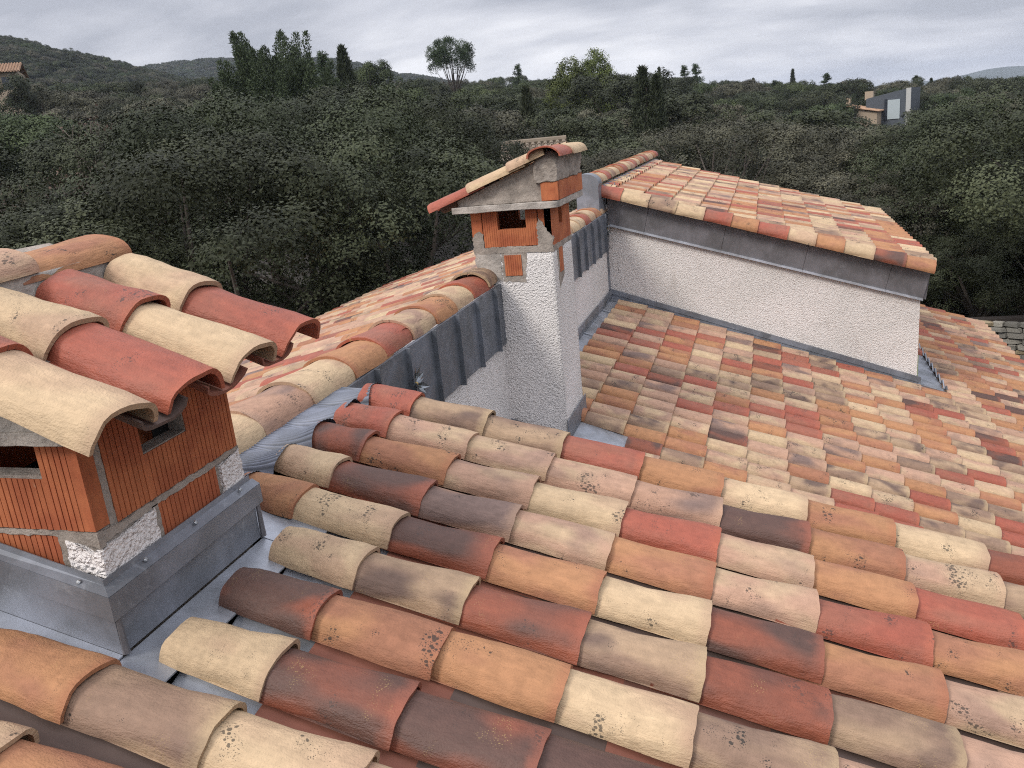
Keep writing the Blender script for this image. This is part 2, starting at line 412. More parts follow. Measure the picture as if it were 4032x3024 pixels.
def frame(lip, d, n):
    d = Vector(d).normalized(); n = Vector(n).normalized(); y = n.cross(d)
    return Matrix(((d.x, y.x, n.x, lip[0]), (d.y, y.y, n.y, lip[1]), (d.z, y.z, n.z, lip[2]), (0, 0, 0, 1)))
def jit(m, a=.012, t=.003, tilt=.0, roll=0.0):
    e = Euler((random.uniform(-a, a) * 1.5 + roll, random.uniform(-a, a) * .35 + tilt, random.uniform(-a, a)))
    return m @ Matrix.Translation((random.uniform(-t, t) * 2, random.uniform(-t, t), 0)) @ e.to_matrix().to_4x4()
def in_view(p, margin=110):
    p = Vector(p); z = p.dot(FWD)
    if z < .15: return False
    x = 512 + 850 * p.dot(RIGHT) / z; y = 384 + 850 * p.dot(DOWN) / z
    return -margin < x < 1024 + margin and -margin < y < 768 + margin * 1.3
def pick(w=None): return random.choices(COLOURS, w or WEIGHTS)[0]

def merged(name, items, parent, shapes, colours=None, mats=None, **pr):
    """items: [(matrix, colour, shape index)] joined into one mesh, rnd attribute per piece."""
    Vs = []; Qs = []; Us = []; Ms = []; Rs = []; n = 0
    mats = mats or [PAL[c] for c in COLOURS]
    for mw, c, s in items:
        v, q, uv = shapes[s % len(shapes)]
        M = np.array(mw)
        Vs.append(v @ M[:3, :3].T + M[:3, 3]); Qs.append(q + n); Us.append(uv); n += len(v)
        Ms.append(np.full(len(q), COLOURS.index(c) if colours is None else 0)); Rs.append(np.full(len(v), random.random()))
    me = mesh_np(name, np.concatenate(Vs), np.concatenate(Qs), mats, np.concatenate(Us), np.concatenate(Ms), True, np.concatenate(Rs))
    return obj(name, me, parent, kind='stuff', **pr)

def lay(parent, places, hi=False, cap=300, meshes=None):
    """places: [(matrix, colour)]; the nearest `cap` become objects, the rest one joined part."""
    places = sorted(places, key=lambda p: p[0].translation.length)
    first, rest = places[:cap], places[cap:]
    for i, (mw, c) in enumerate(first):
        ms = meshes or (MESH_HI if (hi or mw.translation.length < 5.5) else MESH_LO)
        obj('tile', random.choice(ms[c]), parent, mw)
    if rest:
        merged('distant_tiles', [(m, c, random.randrange(3)) for m, c in rest], parent, SHAPES_LO)

# roof planes (z at lip corners of the tiles): z = z0 + k * x
TF, TM, TT, TLR = math.tan(math.radians(15.43)), math.tan(math.radians(18.55)), math.tan(math.radians(16.66)), .305
def plane_right(x, z0, k): return z0 - k * x
EXPO = .3255

# ------------------------------------------------------------------ the house
BASE_Z = -5.9
house = empty('house', (0, 8, BASE_Z), label='white roughcast house seen from its own stepped clay tile roofs, with two chimneys', category='house')

# --- main tile field next to the camera (front roof)
roofF = empty('roof', (0, 1.5, -1.6), house, label='near roof field of large weathered canal tiles')
dF = (math.cos(math.atan(TF)), 0, -math.sin(math.atan(TF))); nF = (math.sin(math.atan(TF)), 0, math.cos(math.atan(TF)))
cF = dF[0]
def PF(x, y, up=0.0): return Vector((x + nF[0] * up, y, -1.5 - TF * x + nF[2] * up))
KNOWN = {
 0: (-1, 'red beige beige red orange cream orange cream dark beige'.split()),
 1: (-1, 'red pink pink pink greyp dark orange pink beige pink'.split()),
 2: (-1, 'dark orange pink cream red pink orange red beige cream'.split()),
 3: (-1, 'cream dark greyp pink orange pink red orange pink orange'.split()),
 4: (-1, 'orange cream dark orange cream dark orange pink orange beige'.split()),
 5: (0, 'cream beige dark beige dark beige pink cream pink'.split()),
 6: (0, 'dark orange orange cream beige pink orange red cream'.split()),
 7: (0, 'cream dark dark dark pink cream orange beige pink'.split()),
 8: (-1, 'orange beige cream pink beige cream red orange pink beige'.split()),
 9: (-1, 'cream orange orange beige cream'.split()),
}
START = {0: -1.67, 1: -1.66, 2: -1.655, 3: -1.63, 4: -1.55, 5: -1.387, 6: -1.387, 7: -1.387, 8: -1.72, 9: -1.80}
pl = []; chan = []
for k in range(0, 15):
    cyk = 3.187 - .2415 * k
    j0, cols = KNOWN.get(k, (-2 if k > 9 else -1, []))
    x0 = START.get(k, -1.8)
    for j in range(j0 if k < 10 else -1, 15):
        s = -1.1625 + EXPO * j; x = s * cF
        if x > 3.5: break
        c = cols[j - j0] if 0 <= j - j0 < len(cols) else pick()
        lift = .020
        mw = frame(PF(x, cyk, .0), dF, nF)
        L_av = x - x0
        tilt = -.030                       # upslope end sits lower, under the next tile
        if j == j0 and L_av / cF < TL:     # cut or shortened first tile of the column
            sc = max(.5, min(1, L_av / cF / TL)); mw = mw @ Matrix.Diagonal((sc, 1, 1, 1))
        if in_view(mw.translation, 220): pl.append((jit(mw, .012, .003, tilt), c))
    for j in range(-3, 10):
        s = -1.05 + .39 * j; x = s * cF; yc = cyk - .1207
        if 1.28 < yc < 2.25 and x - .45 < -1.32: continue
        if x - .45 < (-1.78 if yc > 1.28 else -2.05): continue
        mw = frame(PF(x, yc, .012), dF, nF)
        if in_view(mw.translation, 260): chan.append((jit(mw, .006, .003, .012), 0))
lay(roofF, pl, hi=True)
for mw, _ in chan: obj('channel_tile', random.choice(MESH_CH), roofF, mw)
def slab(x0, x1, y0, y1, zf, th, name, mat, parent, **pr):
    mb = MB(); mb.hexa([(x0, y0, zf(x0) - th), (x1, y0, zf(x1) - th), (x1, y1, zf(x1) - th), (x0, y1, zf(x0) - th),
                        (x0, y0, zf(x0)), (x1, y0, zf(x1)), (x1, y1, zf(x1)), (x0, y1, zf(x0))])
    return mb.build(name, mat, parent, **pr)
slab(-1.86, 3.6, -1.6, 3.25, lambda x: -1.572 - TF * x, .12, 'roof_deck', M_DARK, roofF)

# --- lower roof in the middle and to the right of the tower
roofM = empty('roof', (0, 9, -2.8), house, label='lower roof field of mixed red, orange and cream tiles in the corner of the walls')
aM = math.atan(TM); dM = (math.cos(aM), 0, -math.sin(aM)); nM = (math.sin(aM), 0, math.cos(aM)); cM = dM[0]
def PM(x, y, up=0.0): return Vector((x + nM[0] * up, y, -2.747 - TM * x + nM[2] * up))
pl = []; pans = []
for k in range(-23, 21):
    cyk = 10.225 - .2412 * k
    if cyk > 15.85: continue
    if cyk < 10.3: xs = -1.755
    elif cyk < 12.15: xs = 2.0
    else: xs = 1.72
    if 5.7 < cyk < 6.25: xs = -1.05
    if cyk <= 5.7: xs = -1.05
    for j in range(-2, 17):
        s = -1.16 + EXPO * j; x = s * cM
        if x - .10 < xs: continue
        if x > 3.69: break
        mw = frame(PM(x, cyk), dM, nM)
        av = (x - xs) / cM
        if av < TL: mw = mw @ Matrix.Diagonal((max(.3, av / TL), 1, 1, 1))
        if in_view(mw.translation, 160): pl.append((jit(mw, .012, .003, -.038), pick()))
    if cyk < 15.7:
        pans.append((cyk + .1206, xs))
lay(roofM, pl)
def wave_pan(name, cols, x1, PP, parent, half=.1206, dep=.035, x_step=.5):
    """brown under-sheet: one shallow trough between each pair of tile columns"""
    v = []; f = []
    for yc, x0 in cols:
        xs_ = np.arange(x0, x1 + .01, x_step); n = len(v)
        for x in xs_:
            for t in (-1, -.5, 0, .5, 1): v.append(tuple(PP(x, yc + t * half, .012 - dep * math.cos(t * math.pi / 2))))
        for i in range(len(xs_) - 1):
            for j in range(4): a = n + i * 5 + j; f.append((a, a + 5, a + 6, a + 1))
    uv = [(p[0], p[1]) for p in v]
    return obj(name, mesh_np(name, v, f, M_CH, uv), parent, kind='stuff')
wave_pan('channel_sheets', pans, 3.68, PM, roofM)
zM = lambda x: -2.747 - TM * x - .05
slab(-1.86, 3.62, 4.9, 10.44, zM, .12, 'roof_deck', M_DARK, roofM)
slab(1.70, 3.62, 10.44, 15.9, zM, .12, 'roof_deck', M_DARK, roofM)

# --- tower roof
roofT = empty('roof', (0, 13, -1.5), house, label='raised mono-pitch tower roof of red and cream tiles')
aT = math.atan(TT); dT = (math.cos(aT), 0, -math.sin(aT)); nT = (math.sin(aT), 0, math.cos(aT)); cT = dT[0]
def PT(x, y, up=0.0): return Vector((x + nT[0] * up, y, -1.355 - TT * x + nT[2] * up))
pl = []; pans = []
for k in range(0, 22):
    cyk = 10.575 + .2412 * k
    for j in range(0, 12):
        x = 1.83 - (11 - j) * .3265
        if j == 0: x = 1.83 - 11 * .3265
        mw = frame(PT(x, cyk), dT, nT)
        av = (x + 1.93) / cT
        if av < .05: continue
        if av < TL: mw = mw @ Matrix.Diagonal((max(.3, av / TL), 1, 1, 1))
        c = pick(WEIGHTS_T)
        if k == 0: c = 'cream cream beige cream dark cream beige cream orange cream orange beige'.split()[j]
        pl.append((jit(mw, .012, .003, -.038), c))
    pans.append((cyk + .1206, -1.95))
lay(roofT, pl)
wave_pan('channel_sheets', pans, 1.83, PT, roofT)
slab(-1.95, 1.76, 10.47, 15.85, lambda x: -1.355 - TT * x - .05, .12, 'roof_deck', M_DARK, roofT)
# verge: one column of tiles tipped over the fascia
vergeT = empty('verge', (0, 10.3, -1.5), house, label='single column of verge tiles tipped over the grey fascia')
vx = [-1.652, -1.327, -1.011, -.697, -.388, -.093, .235, .542, .843, 1.165, 1.488, 1.79]
vc = 'red cream beige cream red orange red cream orange cream dark orange'.split()
for x, c in zip(vx, vc):
    p = Vector((x, 10.345, -1.372 - TT * x))
    mw = frame(p, dT, nT) @ Euler((.50, 0, 0)).to_matrix().to_4x4() @ Matrix.Diagonal((1, 1.12, 1.0, 1))
    obj('tile', random.choice(MESH_HI[c]), vergeT, jit(mw, .01, .002, -.030))

# --- left roof, sloping away behind the parapet
roofL = empty('roof', (-4, 8, -1.8), house, label='far-side roof of pale pink and red tiles sloping away behind the parapet')
aL = math.atan(TLR); dL = (-math.cos(aL), 0, -math.sin(aL)); nL = (-math.sin(aL), 0, math.cos(aL)); cL = -dL[0]
def PL(x, y, up=0.0): return Vector((x + nL[0] * up, y, -1.075 + TLR * (x + 2.05) + nL[2] * up))
pl = []; pans = []
for k in range(0, 43):
    cyk = 12.38 - .2412 * k
    if cyk < 2.2: break
    for j in range(0, 13):
        x = -2.33 - j * EXPO * cL
        if x < -6.0: break
        if 5.7 < cyk < 6.6 and x > -2.2: continue
        mw = frame(PL(x, cyk), dL, nL)
        if in_view(mw.translation, 60):
            pl.append((jit(mw, .012, .003, -.030), random.choices(COLOURS, [.11, .07, .38, .20, .14, .02, .08])[0]))
    pans.append((cyk - .1206, -6.0))
lay(roofL, pl)
slab(-5.9, -2.0, 1.2, 12.35, lambda x: -1.13 + TLR * (x + 2.05), .12, 'roof_deck', M_DARK, roofL)

# --- walls
def wall(name, x0, x1, y0, y1, z0, z1, mat=M_RC, **pr):
    mb = MB(); mb.box(x0, x1, y0, y1, z0, z1); return mb.build(name, mat, house, **pr)
mb = MB()   # tower front wall with raking top
mb.prism([(-1.872, 10.45, -3.6), (1.68, 10.45, -4.6), (1.68, 10.45, -2.05), (-1.872, 10.45, -.98)], (0, -1, 0), .3)
mb.build('wall', M_RCS, house, label='long white roughcast tower wall above the lower roof')
mb = MB()
mb.hexa([(1.5, 10.751, -5.9), (1.68, 10.751, -5.9), (1.68, 15.9, -5.9), (1.5, 15.9, -5.9), (1.5, 10.751, -2.02), (1.68, 10.751, -2.05), (1.68, 15.9, -2.05), (1.5, 15.9, -2.02)])
mb.build('wall', M_RC, house)
wall('wall', -2.14, -1.873, 10.28, 15.9, -5.9, -.90, M_ZC)
wall('wall', -1.872, 1.49, 15.7, 15.9, -5.9, -2.1)
wall('wall', -5.7, -2.15, 12.0, 12.2, -5.9, -2.4)
wall('wall', -5.7, -5.5, 1.2, 11.99, -5.9, -2.4)
wall('wall', 3.3, 3.5, 4.9, 15.6, -5.9, -4.05)
wall('wall', -1.86, 3.5, 2.95, 3.15, -5.9, -2.75)
mb = MB(); mb.box(-2.14, -1.87, -1.5, 5.85, -3.6, -1.06); mb.box(-2.14, -1.87, 6.46, 10.279, -3.6, -1.06)
mb.build('parapet_wall', M_RC, house, label='low white roughcast wall under the zinc seam panels')

# --- parapet ridge tiles
ridgeP = empty('ridge', (-2, 5, -1.1), house, label='row of half-round ridge tiles capping the parapet')
RZ = -1.055
rt = [(.68, 'cream'), (1.075, 'orange'), (2.32, 'cream'), (2.70, 'greyp'), (3.077, 'cream'), (3.486, 'orange'), (3.854, 'red'), (4.238, 'pink'), (4.60, 'orange'),
      (4.95, 'cream'), (5.30, 'red'), (6.50, 'pink'), (6.85, 'cream'), (7.2, 'red'), (7.55, 'orange'), (7.9, 'pink'), (8.22, 'pink'), (8.50, 'cream'), (8.82, 'cream'),
      (9.14, 'red'), (9.43, 'cream'), (9.76, 'orange'), (10.09, 'cream'), (10.42, 'pink')]
for y, c in rt:
    mw = frame((-2.012, y, RZ if y > 2 else -.985), (0, -1, 0), (0, 0, 1)) @ Euler((0, -.024, 0)).to_matrix().to_4x4()
    if y > 5.65 and y < 5.8: pass
    obj('tile', random.choice(MESH_RIDGE[c]), ridgeP, jit(mw, .02, .004))
mw = frame((-2.012, 5.62, RZ + .016), (0, -1, 0), (0, 0, 1)); obj('tile', MESH_RIDGE['beige'][0], ridgeP, mw @ Matrix.Diagonal((.55, 1.02, 1.0, 1)))
# --- tower ridge tiles
ridgeT = empty('ridge', (-2.05, 13, -.7), house, label='close-set ridge tiles along the top of the tower roof')
y = 10.10; i = 0
seq = 'pink cream red beige cream orange red cream pink red cream orange beige red cream pink orange red'.split()
while y < 16.1:
    mw = frame((-2.04, y, -.70), (0, -1, 0), (0, 0, 1)) @ Euler((0, -.024, 0)).to_matrix().to_4x4()
    obj('tile', random.choice(MESH_RIDGE[seq[i % len(seq)]]), ridgeT, jit(mw, .02, .004)); y += .345; i += 1
mb = MB()
pts = [Vector((-2.04 + .165 * math.cos(t), 10.075, -.70 + .125 * math.sin(t))) for t in np.linspace(0, math.pi, 15)]
pts = [Vector((-1.885, 10.075, -1.35))] + [Vector((-1.885, 10.075, -.74))] + pts + [Vector((-2.15, 10.075, -.74)), Vector((-2.15, 10.075, -1.35))]
mb.prism(pts, (0, -1, 0), .22)
mb.build('ridge_end_cap', M_ZC, house, label='rounded grey zinc cap closing the tower ridge end')

# --- zinc work
def sheet(name, pts, parent, mat, N=None, th=.004, **pr):
    mb = MB(); P = [Vector(p) for p in pts]
    n = Vector(N) if N else (P[1] - P[0]).cross(P[2] - P[0]).normalized()
    mb.prism(P, n, th); return mb.build(name, mat, parent, **pr)
zw = empty('zinc_flashing', (0, 8, -2), house, label='grey zinc flashings along the foot of the walls')
# foot of the tower wall
def zMx(x, up=0): return -2.747 - TM * x + up
sheet('upstand', [(-1.868, 10.436, zMx(-1.868, -.04)), (1.70, 10.436, zMx(1.70, -.04)), (1.70, 10.436, zMx(1.70, .085)), (-1.868, 10.436, zMx(-1.868, .075))], zw, M_ZN, (0, -1, 0))
sheet('cover_strip', [(-1.868, 10.425, zMx(-1.868, .045)), (1.72, 10.425, zMx(1.72, .045)), (1.72, 10.425, zMx(1.72, .115)), (-1.868, 10.425, zMx(-1.868, .105))], zw, M_ZN, (0, -1, 0), .010)
sheet('tray', [(-1.868, 10.28, zMx(-1.868, .0)), (1.72, 10.28, zMx(1.72, .0)), (1.72, 10.434, zMx(1.72, .0)), (-1.868, 10.434, zMx(-1.868, .0))], zw, M_ZN, None, .01)
mb = MB(); mb.box(-1.868, -1.72, 6.47, 10.28, -2.747, -2.5); mb = MB()
sheet('tray', [(-1.86, 5.6, zMx(-1.86, -.01)), (-1.70, 5.6, zMx(-1.70, -.01)), (-1.70, 10.278, zMx(-1.70, -.01)), (-1.86, 10.278, zMx(-1.86, -.01))], zw, M_ZT, None, .01)
sheet('upstand', [(-1.862, 6.47, zMx(-1.862, -.02)), (-1.862, 10.43, zMx(-1.862, -.02)), (-1.862, 10.43, zMx(-1.862, .10)), (-1.862, 6.47, zMx(-1.862, .10))], zw, M_ZN, (1, 0, 0))
sheet('cover_strip', [(-1.850, 6.47, zMx(-1.85, .055)), (-1.850, 10.42, zMx(-1.85, .055)), (-1.850, 10.42, zMx(-1.85, .115)), (-1.850, 6.47, zMx(-1.85, .115))], zw, M_ZN, (1, 0, 0), .008)
for y_ in (7.4, 8.6, 9.7):   # soldered laps in the tray
    sheet('lap', [(-1.855, y_, zMx(-1.855, .004)), (-1.70, y_, zMx(-1.70, .004)), (-1.70, y_ + .02, zMx(-1.70, .004)), (-1.855, y_ + .02, zMx(-1.855, .004))], zw, M_ZB, None, .006)
# right of the tower corner: bare gutter and the wavy sheet ends
sheet('tray', [(1.70, 10.30, zMx(1.70, .004)), (2.04, 10.50, zMx(2.04, .004)), (2.04, 12.05, zMx(2.04, .004)), (1.70, 12.05, zMx(1.70, .004))], zw, M_ZT, None, .01)
mb = MB()
for k in range(-9, 0):
    c0 = 10.225 - .2412 * k
    if c0 > 12.2: continue
    for i in range(12):
        t0, t1 = i / 12, (i + 1) / 12
        f = lambda t: .052 + .040 * math.cos(2 * math.pi * t)
        y0_, y1_ = c0 + .2412 * t0, c0 + .2412 * t1
        mb.hexa([(2.028, y0_, zMx(2.03, -.02)), (2.036, y0_, zMx(2.03, -.02)), (2.036, y1_, zMx(2.03, -.02)), (2.028, y1_, zMx(2.03, -.02)),
                 (2.000, y0_, zMx(2.0, f(t0))), (2.012, y0_, zMx(2.0, f(t0))), (2.012, y1_, zMx(2.0, f(t1))), (2.000, y1_, zMx(2.0, f(t1)))])
mb.build('wavy_edge', M_ZN, zw, label='wavy zinc edge under the cut tile ends')
mb = MB(); mb.box(1.682, 1.690, 10.455, 10.475, -3.25, -2.95); mb.build('tape', M_TAPE, house, label='strip of faded green masking tape on the wall corner')

# seam panels on the parapet
SEAMS = [3.66, 4.05, 4.44, 4.84, 5.24, 5.645, 6.14, 6.92, 7.32, 7.72, 8.14, 8.537, 8.93, 9.34, 9.735, 10.14, 10.40]
fas = empty('parapet_cladding', (-1.86, 6, -1.5), house, label='dark zinc cladding in standing seam panels below the ridge tiles')
ys = [3.18] + SEAMS
for a, b in zip(ys[:-1], ys[1:]):
    if 5.7 < b < 6.3: b2 = 5.845; mbp = MB(); mbp.box(-1.8695, -1.850, a + .004, b2, -1.505, -1.062); mbp.build('seam_panel', M_ZS, fas); continue
    if 5.7 < a < 6.3: a = 6.46
    mbp = MB(); mbp.box(-1.8695, -1.850, a + .004, b - .004, -1.505 + random.uniform(-.004, .004), -1.062)
    mbp.build('seam_panel', M_ZS, fas)
for y_ in SEAMS[:-1]:
    if 5.8 < y_ < 6.4: continue
    mbp = MB(); mbp.box(-1.8698, -1.822, y_ - .0035, y_ + .0035, -1.515, -1.060); mbp.build('seam', M_ZS, fas)
# tower fascia
ff = empty('fascia', (0, 10.4, -1.6), house, label='grey zinc fascia boards under the verge tiles')
edges = [-1.845, -1.40, -.50, .42, 1.02, 1.50, 1.735]
edges = [-1.845, -1.42, -.52, .40, 1.30, 1.70]
zb = lambda x: -1.760 - .2993 * x
for a, b in zip(edges[:-1], edges[1:]):
    lean = .08
    P = [(a + .002, 10.40, zb(a)), (b - .002, 10.40, zb(b)), (b - .002 + lean, 10.40, zb(b + lean) + .36), (a + .002 + (lean if a > -1.8 else 0), 10.40, zb(a + (lean if a > -1.8 else 0)) + .36)]
    sheet('fascia_panel', P, ff, M_ZF, (0, -1, 0), .03)
for a, b in zip(edges[:-1], edges[1:]):
    P = [(a + .001, 10.385, zb(a) - .022), (b - .001, 10.385, zb(b) - .022), (b - .001, 10.385, zb(b) + .004), (a + .001, 10.385, zb(a) + .004)]
    sheet('drip_edge', P, ff, M_ZB, (0, -1, 0), .022)
mb = MB(); mb.hexa([(1.684, 10.431, -2.27), (1.735, 10.431, -2.285), (1.735, 15.9, -2.285), (1.684, 15.9, -2.27), (1.684, 10.431, -1.90), (1.775, 10.431, -1.93), (1.775, 15.9, -1.93), (1.684, 15.9, -1.90)])
mb.build('fascia_return', M_ZF, ff)

# pleated lead between ridge tiles and roof field
def pleats(name, y0, y1, xa, za, xb, zbase, crest0, amp, parent, n_per=.0175, mat=M_LEAD, nx=10, pa=.0052):
    ny = int((y1 - y0) / n_per * 6); v = []; q = []; hw = .094; gv = []
    for i in range(ny + 1):
        y = y0 + (y1 - y0) * i / ny
        dy = (y - crest0 + .12075) % .2415 - .12075
        prof = amp * math.sqrt(max(0, 1 - (dy / hw) ** 2)) if abs(dy) < hw else -.35 * amp * math.sin((abs(dy) - hw) / (.12075 - hw) * math.pi / 2)
        for j in range(nx + 1):
            t = j / nx; s = t * t * (3 - 2 * t)
            x = xa + (xb - xa) * t + .006 * math.sin(y * 37) * t
            z = za + (zbase(xb) - za) * s + prof * (t ** 1.3) - .012 * math.sin(math.pi * t)
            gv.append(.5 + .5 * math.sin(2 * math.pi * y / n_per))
            v.append((x, y + .018 * math.sin(math.pi * t + y * 6) * t, z + pa * math.sin(2 * math.pi * y / n_per) * (.25 + .75 * math.sin(math.pi * min(1, t * 1.0)))))
    for i in range(ny):
        for j in range(nx): a = i * (nx + 1) + j; q.append((a, a + 1, a + nx + 2, a + nx + 1))
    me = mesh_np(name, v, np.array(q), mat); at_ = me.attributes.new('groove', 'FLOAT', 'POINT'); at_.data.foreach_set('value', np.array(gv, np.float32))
    return obj(name, me, parent, label='pleated lead strip dressed over the tile waves')
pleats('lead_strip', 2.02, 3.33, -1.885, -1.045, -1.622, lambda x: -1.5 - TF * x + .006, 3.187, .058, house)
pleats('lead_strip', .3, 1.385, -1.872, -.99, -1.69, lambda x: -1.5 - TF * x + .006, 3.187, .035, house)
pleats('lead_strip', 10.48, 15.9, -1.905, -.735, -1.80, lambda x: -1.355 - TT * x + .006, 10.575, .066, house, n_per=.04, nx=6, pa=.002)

# --- small metal flowers fixed to the cladding
def flower(c, r, lab):
    f = empty('metal_flower', c, label=lab, category='ornament', group='metal flowers on the zinc cladding')
    rr = random.Random(int(c[1] * 100))
    for i in range(15):
        a = i * 2 * math.pi / 15 + rr.uniform(-.12, .12); L = r * rr.uniform(.62, 1.1); w = L * .17; out = rr.uniform(.015, .055)
        u = Vector((0, math.cos(a), math.sin(a))); s = Vector((0, -math.sin(a), math.cos(a))); n = Vector((1, 0, 0))
        P = lambda t, k, o: tuple(u * (L * t) + s * (w * k) + n * o)
        mb = MB(); b = len(mb.v)
        mb.v += [P(.08, -.2, .004), P(.08, .2, .004), P(.55, 1, out * .6), P(.55, -1, out * .6), P(1, 0, out), P(.5, 0, out * .25)]
        mb.f += [(0, 5, 3), (0, 1, 5), (1, 2, 5), (3, 5, 4), (5, 2, 4)]
        me = bpy.data.meshes.new('petal'); me.from_pydata(mb.v, [], mb.f); me.materials.append(M_FLOWER)
        obj('petal', me, f, Matrix.Translation(c))
    import bmesh
    bm = bmesh.new(); bmesh.ops.create_uvsphere(bm, u_segments=10, v_segments=6, radius=.012); me = bpy.data.meshes.new('flower_centre'); bm.to_mesh(me); bm.free()
    me.materials.append(M_BRASS); obj('flower_centre', me, f, Matrix.Translation(Vector(c) + Vector((.012, 0, 0))))
flower((-1.843, 4.09, -1.27), .105, 'metal daisy on the zinc cladding just above the near roof tiles')
flower((-1.843, 10.22, -1.24), .115, 'metal daisy on the zinc cladding beside the tower wall corner')

# ------------------------------------------------------------------ chimneys
def ribbed_panel(name, parent, O, U, N, w, z0, z1, notch=None, depth=.05, mat=M_BR, pitch=.0168, groove=.0032, gd=.0018, **pr):
    """clay block with fine vertical grooves; O bottom-left corner on the face, U along the face, N outwards"""
    O, U, N = Vector(O), Vector(U).normalized(), Vector(N).normalized(); Z = Vector((0, 0, 1)); mb = MB()
    z0 = z0 if callable(z0) else (lambda u, a=z0: a); z1 = z1 if callable(z1) else (lambda u, a=z1: a)
    def P(u, z, o=0): p = O + U * u + N * o; return (p.x, p.y, z)
    segs = [(0, w, None)] if not notch else [(0, notch[0], None), (notch[0], notch[1], notch[2]), (notch[1], w, None)]
    for a, b, zt in segs:
        if b - a < .002: continue
        T = (lambda u: zt) if zt is not None else z1
        mb.hexa([P(a, z0(a), -depth), P(b, z0(b), -depth), P(b, z0(b), -.0022), P(a, z0(a), -.0022), P(a, T(a), -depth), P(b, T(b), -depth), P(b, T(b), -.0022), P(a, T(a), -.0022)])
        u = a
        while u < b - .001:
            e = min(u + pitch - groove, b); j = random.uniform(-.0016, .0016); lo = z0(u) + abs(j); 
            mb.hexa([P(u, lo, -.0024), P(e, lo, -.0024), P(e, lo, j * .3), P(u, lo, j * .3), P(u, T(u), -.0024), P(e, T(e), -.0024), P(e, T(e), j * .3), P(u, T(u), j * .3)])
            u += pitch
    return mb.build(name, mat, parent, **pr)
def patch(name, parent, O, U, N, pts, mat, th=.012, jag=.006, step=.014, **pr):
    """irregular slab of render or mortar: outline (u, z) with a broken edge"""
    O, U, N = Vector(O), Vector(U).normalized(), Vector(N).normalized(); out = []
    for i in range(len(pts)):
        a, b = np.array(pts[i], float), np.array(pts[(i + 1) % len(pts)], float); k = max(1, int(np.linalg.norm(b - a) / step))
        for t in range(k):
            p = a + (b - a) * t / k; p = p + (rng.uniform(-jag, jag, 2) if t else 0)
            q = O + U * float(p[0]); out.append(Vector((q.x, q.y, float(p[1]))))
    mb = MB(); mb.prism(out, N, th); return mb.build(name, mat, parent, **pr)
def rough_box(name, parent, x0, x1, y0, y1, z0, z1, mat, amp=.004, n=14, top=None, **pr):
    """box with a lumpy hand-trowelled surface (subdivided); top(x, y) may rake the upper face"""
    import bmesh
    bm = bmesh.new(); bmesh.ops.create_cube(bm, size=1); bmesh.ops.subdivide_edges(bm, edges=bm.edges[:], cuts=n, use_grid_fill=True)
    from mathutils import noise
    for v in bm.verts:
        p = Vector((x0 + (v.co.x + .5) * (x1 - x0), y0 + (v.co.y + .5) * (y1 - y0), 0)); t = v.co.z + .5
        zt = top(p.x, p.y) if top else z1; p.z = z0 + t * (zt - z0)
        d = noise.noise_vector(p * 13) * amp + noise.noise_vector(p * 45) * amp * .5; v.co = p + d
    me = bpy.data.meshes.new(name); bm.to_mesh(me); bm.free(); me.materials.append(mat)
    for p in me.polygons: p.use_smooth = True
    return obj(name, me, parent, **pr)

# ===== near chimney, left edge of the picture
c1 = empty('chimney', (-1.8, 1.7, -1.2), house, label='near chimney of ribbed orange hollow brick with a tiled cap and zinc apron')
X1, Y1 = -1.488, 1.43        # right face and front face
K1 = .42
zr1 = lambda x: -.53 + K1 * (-1.28 - x)           # lip-corner plane of the cap tiles
rough_box('shaft', c1, -2.10, X1 - .006, Y1 + .006, 1.99, -1.35, -.80, M_MO, .003)
rx = (1, 0, 0); fy = (0, -1, 0)
# right face (u runs along +y)
ribbed_panel('brick', c1, (X1, 1.502, 0), (0, 1, 0), rx, .498, -.806, lambda u: -.475, (.128, .300, -.686), .05)
ribbed_panel('brick', c1, (X1, 1.637, 0), (0, 1, 0), rx, .250, -.925, -.822, None, .01)
patch('render_patch', c1, (X1 + .006, 0, 0), (0, 1, 0), rx, [(1.425, -1.0), (1.617, -1.0), (1.620, -.824), (1.575, -.832), (1.53, -.838), (1.48, -.842), (1.455, -.838), (1.425, -.846)], M_RC, .02, .004)
patch('render_patch', c1, (X1 + .006, 0, 0), (0, 1, 0), rx, [(1.905, -1.0), (1.998, -1.0), (1.998, -.812), (1.955, -.820), (1.902, -.828)], M_RC, .02, .004)
patch('mortar_joint', c1, (X1 - .002, 0, 0), (0, 1, 0), rx, [(1.478, -.82), (1.501, -.82), (1.501, -.48), (1.478, -.48)], M_MO, .03, .002)
patch('mortar_joint', c1, (X1 + .003, 0, 0), (0, 1, 0), rx, [(1.43, -.830), (1.60, -.826), (1.637, -.823), (1.90, -.822), (2.0, -.815), (2.0, -.804), (1.66, -.806), (1.50, -.808), (1.43, -.80)], M_MO, .02, .003)
patch('mortar_joint', c1, (X1 + .003, 0, 0), (0, 1, 0), rx, [(1.615, -.95), (1.637, -.95), (1.637, -.82), (1.615, -.82)], M_MO, .02, .002)
